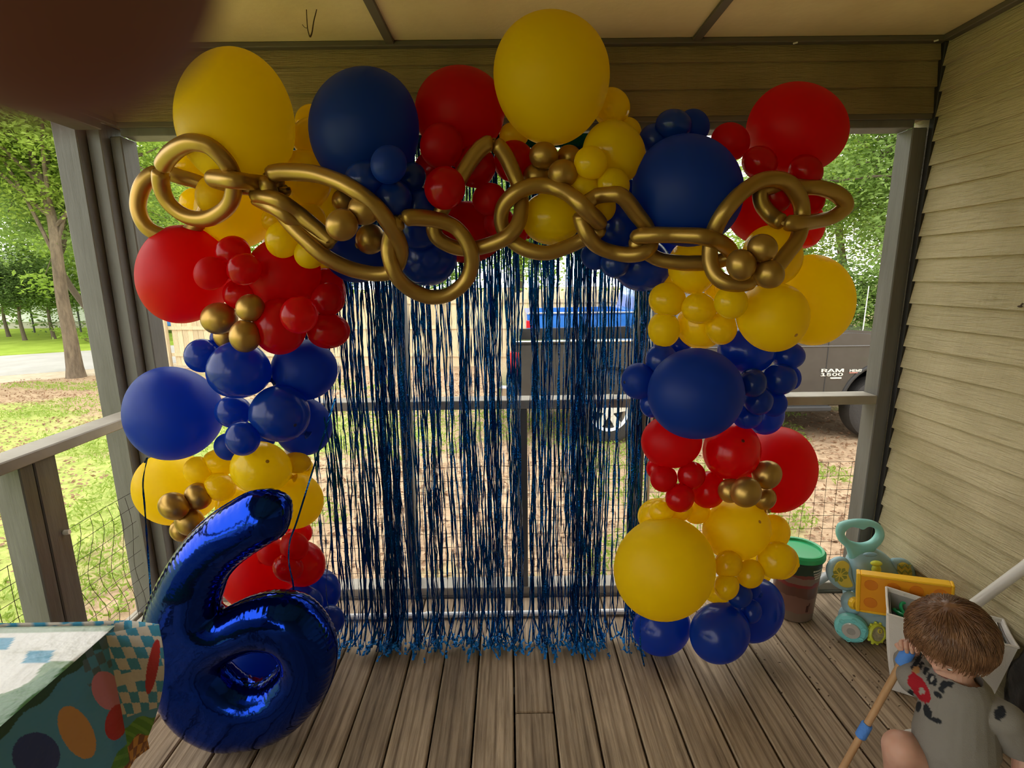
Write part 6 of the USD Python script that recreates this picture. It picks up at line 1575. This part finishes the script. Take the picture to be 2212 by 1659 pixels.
body = body + limb([neck, chest], [.040, .066])
for S_, E_, H_ in ((RS, RE, RH), (LS, LE, LH)):
    body = body + limb([S_, E_, H_ + unit(E_ - H_) * .022], [.034, .027, .019])
for hip, k_, a_, toe in ((RHIP, RK, RA, fwd), (LHIP, LK, LA, fwd)):
    body = body + limb([hip, k_, a_], [.060, .046, .030])
    body = body + limb([a_ + [0, 0, -.012], a_ + fwd * .075 + [0, 0, -.022]], [.030, .021])
# face
body = body + ball(HC + fw * .083 - up_ * .022, .011)
body = body + limb([HC + fw * .082 - up_ * .050 - sd_ * .014, HC + fw * .086 - up_ * .050, HC + fw * .082 - up_ * .050 + sd_ * .014], [.006, .008, .006])
for s_ in (-1, 1):
    body = body + ball(HC + sd_ * s_ * .078 - up_ * .012, (.012, .012, .020))
def fingers(Hc, out, grip, R_=.0075):
    """A palm with four bent fingers and a thumb from its side; out: palm direction, grip: towards what it holds."""
    out, grip = unit(out), unit(grip); s2 = unit(np.cross(out, grip))
    q = limb([Hc - out * .012 + s2 * .014, Hc + out * .018 + s2 * .012], [.012, .011]) + limb([Hc - out * .012 - s2 * .014, Hc + out * .018 - s2 * .012], [.012, .011])
    q = manifold3d.Manifold.batch_hull([q])
    for k_, (o2, L_) in enumerate(((-.017, .8), (-.006, 1.0), (.006, .95), (.016, .75))):
        b0_ = Hc + out * .024 + s2 * o2
        q = q + limb([b0_, b0_ + out * .014 * L_ + grip * .004, b0_ + out * .016 * L_ + grip * .016 * L_, b0_ + out * .004 + grip * .024 * L_], [.0066, .0060, .0055, .0048])
    b0_ = Hc - out * .004 - s2 * .019
    return q + limb([b0_, b0_ - s2 * .010 + out * .010 + grip * .008, b0_ - s2 * .004 + out * .018 + grip * .018], [.0072, .0062, .0052])
handR = fingers(RH + A([.004, .0, .006]), unit(RH - RE), A([-.3, -.6, -.7]))
handL = fingers(LH, unit(LH - LE), -fwd * .4 + A([0, 0, -.1]) + lat * .5)
M_SKIN = usdkit.material(stage, '/World/Looks/skin', {'tc': ('texture_coordinate', {}), 'n': ('noise_texture', {'scale': 16.0}), 'r': ('rgb_ramp', {'ramp': [(.3, (0.50, 0.27, 0.19)), (.7, (0.60, 0.36, 0.27))]}),
    'p': ('principled_bsdf', {'roughness': .5, 'subsurface_weight': .15, 'subsurface_scale': .008, 'specular_ior_level': .35})}, [('tc.object', 'n.vector'), ('n.fac', 'r.fac'), ('r.color', 'p.base_color')], surface='p.BSDF')
ch = thing('person', 'brown-haired toddler in a grey printed T-shirt looking down and holding a toy broom', 'person', (1.0, .95, 0))
bd = smoothed(body + handR.refine_to_length(.004) + handL.refine_to_length(.004), .007, 8)
part(ch, 'body', bd, M_SKIN, smooth=True)
M_EYE = plain('eye_white', (.75, .73, .70), .2); M_IRIS = plain('iris', (.05, .03, .02), .2); M_LIP = plain('lips', (.42, .16, .14), .5)
for s_ in (-1, 1):
    e = HC + fw * .0685 + sd_ * s_ * .029 - up_ * .004
    ey_ = part(ch, 'eye', ellipsoid(e, .0095, 2), M_EYE)
    part(ey_, 'iris', ellipsoid(e + fw * .0068 - up_ * .002, .0045, 2), M_IRIS)
part(ch, 'lips', tube(spline([HC + fw * .088 - up_ * .050 - sd_ * .014, HC + fw * .0935 - up_ * .052, HC + fw * .088 - up_ * .050 + sd_ * .014], 10), [.002, .003, .0034, .0036, .0036, .0036, .0036, .0034, .003, .002], 8), M_LIP)

# T-shirt: follows the trunk, open at neck, sleeves and hem
sh_ = limb([chest + [0, 0, .035], belly, pelv + [0, 0, .035]], [.077, .095, .092]) + limb([RS, RS * .35 + LS * .65], [.044, .055]) + limb([LS, RS * .65 + LS * .35], [.044, .055])
for S_, E_ in ((RS, RE), (LS, LE)):
    m_ = S_ + (E_ - S_) * .70
    sh_ = sh_ + limb([S_, m_], [.044, .048])
inner = limb([neck + [0, 0, .05], chest + [0, 0, .09], chest], [.040, .042, .05]) + limb([chest, belly, pelv + [0, 0, -.2]], [.071, .088, .086])
for S_, E_ in ((RS, RE), (LS, LE)):
    inner = inner + limb([S_, E_ + unit(E_ - S_) * .05], [.039, .043])
sh_ = sh_.trim_by_plane([0, 0, 1], float(pelv[2] + .012))
for S_, E_ in ((RS, RE), (LS, LE)):
    d_ = unit(E_ - S_); m_ = S_ + (E_ - S_) * .70
    cut = manifold3d.Manifold.cylinder(.2, .085, .085, 32)
    Q = np.eye(3, 4); ax = axes_to(d_); Q[:, 0], Q[:, 1], Q[:, 2], Q[:, 3] = ax[0], ax[1], ax[2], m_
    sh_ = sh_ - cut.transform(Q)
shirt = (sh_ - inner)
shm = smoothed(shirt, .0042, 5)
v, f = tri(shm)
v = v + .0045 * (meshkit.fbm(v * [26, 26, 16], 3) - .5)[:, None] * unit([-.6, -.6, .2])
px2 = to_px(v)
nrm = trimesh.Trimesh(v, f, process=False).vertex_normals
front = (nrm @ unit([-.75, -.6, .2])) > .05
col = np.tile((0.215, 0.20, 0.175), (len(v), 1))
INK, REDP, TAN = (0.018, 0.020, 0.024), (0.30, 0.012, 0.020), (0.34, 0.18, 0.07)
def inpx(L_): return shapely.contains_xy(Polygon(L_), px2[:, 0], px2[:, 1]) & front
def ell(cx, cy, rx, ry, an):
    a = math.radians(an); d_ = px2 - [cx, cy]
    e = d_ @ A([[math.cos(a), -math.sin(a)], [math.sin(a), math.cos(a)]])
    return front & ((e[:, 0] / rx) ** 2 + (e[:, 1] / ry) ** 2 < 1)
for L_ in ([(1966, 1443), (1988, 1408), (1996, 1413), (1980, 1443), (1972, 1450)], [(1984, 1438), (1991, 1428), (1998, 1433), (1990, 1448)], [(1992, 1452), (2000, 1438), (2008, 1444), (2000, 1460)],
           [(2000, 1466), (2006, 1454), (2018, 1456), (2024, 1470), (2022, 1482), (2008, 1478)], [(2026, 1490), (2034, 1470), (2062, 1474), (2056, 1484), (2044, 1484), (2036, 1500)]):
    put(col, inpx(L_), INK)
for q in ((2014, 1466, 4, 7, 30), (2006, 1488, 3, 3, 0)): put(col, ell(*q), (0.3, .29, .26))
put(col, ell(2036, 1458, 14, 5, 30), (0.16, .05, .045))
put(col, ell(1979, 1448, 8, 9, 30), TAN)
put(col, ell(1987, 1487, 16, 36, -32), REDP); put(col, ell(1970, 1468, 9, 16, 10), REDP)
put(col, ell(1991, 1493, 6, 8, 20), (0.27, .25, .22))
put(col, ell(1966, 1500, 8, 10, 0), INK); put(col, ell(1984, 1526, 6, 12, 10), INK); put(col, ell(2004, 1538, 8, 18, -20), INK); put(col, ell(2022, 1556, 14, 5, 22), INK)
put(col, ell(2026, 1500, 6, 10, -50), INK)
put(col, ell(2160, 1540, 12, 16, 20), INK)
part(ch, 't_shirt', trimesh.Trimesh(v, f, process=False), tinted('grey_jersey', .85, (300, .001), .15), smooth=True, color=col)
dp = limb([pelv + [0, 0, .01], pelv + [0, 0, -.03]], [.086, .080]) + limb([RHIP, RHIP + (RK - RHIP) * .25], [.072, .066]) + limb([LHIP, LHIP + (LK - LHIP) * .25], [.072, .066])
part(ch, 'diaper', smoothed(dp, .012, 6), plain('diaper_white', (.62, .61, .57), .8), smooth=True)

# hair: a close cap and fine strands over it
rng = np.random.default_rng(41)
cap = manifold3d.Manifold.sphere(1.0, 64).scale([.096, .096, .098]).translate((HC + up_ * .006 - fw * .004).tolist())
cap = cap.trim_by_plane((unit(up_ * .62 - fw * .78)).tolist(), float(unit(up_ * .62 - fw * .78) @ (HC - up_ * .020 + fw * .030)))
cm = smoothed(cap, .006, 3)
cv, cf = tri(cm)
cdir = cv - HC
cv = cv + unit([0, 0, 1]) * 0 + cdir * (.10 * (meshkit.fbm(cv * 45, 3) - .5))[:, None]
M_HAIR = usdkit.material(stage, '/World/Looks/brown_hair', {'tc': ('texture_coordinate', {}), 'n': ('noise_texture', {'scale': 30.0, 'detail': 3.0}), 'r': ('rgb_ramp', {'ramp': [(.3, (0.10, 0.042, 0.018)), (.7, (0.25, 0.125, 0.058))]}),
    'p': ('principled_bsdf', {'roughness': .42, 'specular_ior_level': .45})}, [('tc.object', 'n.vector'), ('n.fac', 'r.fac'), ('r.color', 'p.base_color')], surface='p.BSDF')
hr = part(ch, 'hair', trimesh.Trimesh(cv, cf, process=False), M_HAIR, smooth=True)
crown = HC + up_ * .080 - fw * .045
axn = unit(up_ * .62 - fw * .78)
pts, cnt = [], []
pk = rng.integers(0, len(cv), 6500)
for k_ in pk:
    p0 = cv[k_]; n0 = unit(p0 - HC)
    if (p0 - HC) @ axn < -.02: continue
    g = p0 - crown; g = g - n0 * (g @ n0)
    d_ = unit(unit(g + 1e-6) + rng.normal(0, .13, 3) + unit(np.cross(n0, up_)) * .30)
    L_ = rng.uniform(.022, .045); s = np.linspace(0, 1, 6)
    q = p0 - n0 * .002 + d_ * (L_ * s)[:, None] + n0 * (.0035 * np.sin(PI * s * .9) * rng.uniform(.2, 1.2))[:, None]
    rr = np.linalg.norm(q - HC, axis=1)
    q = HC + (q - HC) * (np.clip(rr, np.linalg.norm(p0 - HC) * .985, np.linalg.norm(p0 - HC) * 1.03) / rr)[:, None]
    pts.append(q - LOC[ch]); cnt.append(6)
bcv = UsdGeom.BasisCurves.Define(stage, ch + '/hair_strands')
bcv.CreatePointsAttr(Vt.Vec3fArray.FromNumpy(np.vstack(pts).astype(np.float32)))
bcv.CreateCurveVertexCountsAttr(Vt.IntArray(cnt)); bcv.CreateTypeAttr('linear')
bcv.CreateWidthsAttr(Vt.FloatArray([.0013])); bcv.SetWidthsInterpolation('constant')
UsdShade.MaterialBindingAPI.Apply(bcv.GetPrim()).Bind(M_HAIR); tag(bcv.GetPrim(), kind='stuff')

# toy broom in the child's hand
SA = RH + A([.0, -.004, -.004]); SB = at(1803, 1690, Z=.02)
SB = SA + (SB - SA)
M_STICK = plain('wooden_stick', (0.50, 0.30, 0.15), .55, vary=(9, (.38, .21, .09), (2, 2, .4)))
M_FOAM = plain('blue_foam', (0.07, 0.22, 0.62), .8, bump=(120, .002, (1, 1, 1)))
dS = unit(SB - SA); full = SA - dS * .02 + dS * ((SA[2] - .02) / -dS[2]) if dS[2] < 0 else SB
tb_ = thing('toy_broom', 'small wooden stick with blue foam grips held by the toddler, reaching down left', 'toy broom', SA)
def onst(px_, py_):
    """Length along the stick at which it passes nearest to this spot of the photograph."""
    s = np.linspace(0, float(np.linalg.norm(full - SA)), 400); q = to_px(SA + dS * s[:, None])
    return s[np.argmin(np.hypot(q[:, 0] - px_, q[:, 1] - py_))]
part(tb_, 'stick', tube([SA - dS * .02, full], .0095, 14), M_STICK)
s1, s2_, s3, s4 = onst(1963, 1402), onst(1944, 1434), onst(1872, 1562), onst(1858, 1592)
part(tb_, 'grip', tube([SA + dS * s1, SA + dS * (s1 + .004), SA + dS * (s2_ - .004), SA + dS * s2_], [.013, .0165, .0165, .013], 16), M_FOAM, label='upper blue foam grip')
part(tb_, 'grip', tube([SA + dS * s3, SA + dS * (s3 + .003), SA + dS * (s4 - .003), SA + dS * s4], [.012, .0145, .0145, .012], 16), M_FOAM, label='lower blue foam band')

# dark doormat strip behind the child by the wall
# ------------------------------------------------------------------ the photographer's finger at the edge of the lens
dF = FWD + RIGHT * (-98 - W / 2) / FPX - UP * (-300 - H / 2) / FPX
tipc = EYE + dF * .0165
ax = unit(-RIGHT * .80 + UP * .55 + FWD * .12)
fg = limb([tipc, tipc + ax * .022, tipc + ax * .045, tipc + ax * .075], [.0077, .0085, .0088, .0095])
fm = smoothed(fg, .002, 4)
M_FINGER = plain('shaded_finger_skin', (0.20, 0.075, 0.055), .6)  # shade of the unmodelled phone painted into the skin colour
fi_ = thing('finger', 'dark blurred fingertip of the photographer covering the upper left corner', 'finger', tipc)
part(fi_, 'fingertip', fm, M_FINGER, smooth=True)
side = unit(np.cross(ax, FWD))
nl = ellipsoid((0, 0, 0), (1, 1, 1), 3)
nl = rigid(nl, tipc + ax * .001 + UP * .0066 + FWD * .001, ax * .0055, side * .0045, unit(UP) * .0012)
part(fi_, 'fingernail', nl, plain('nail', (.42, .26, .22), .35))
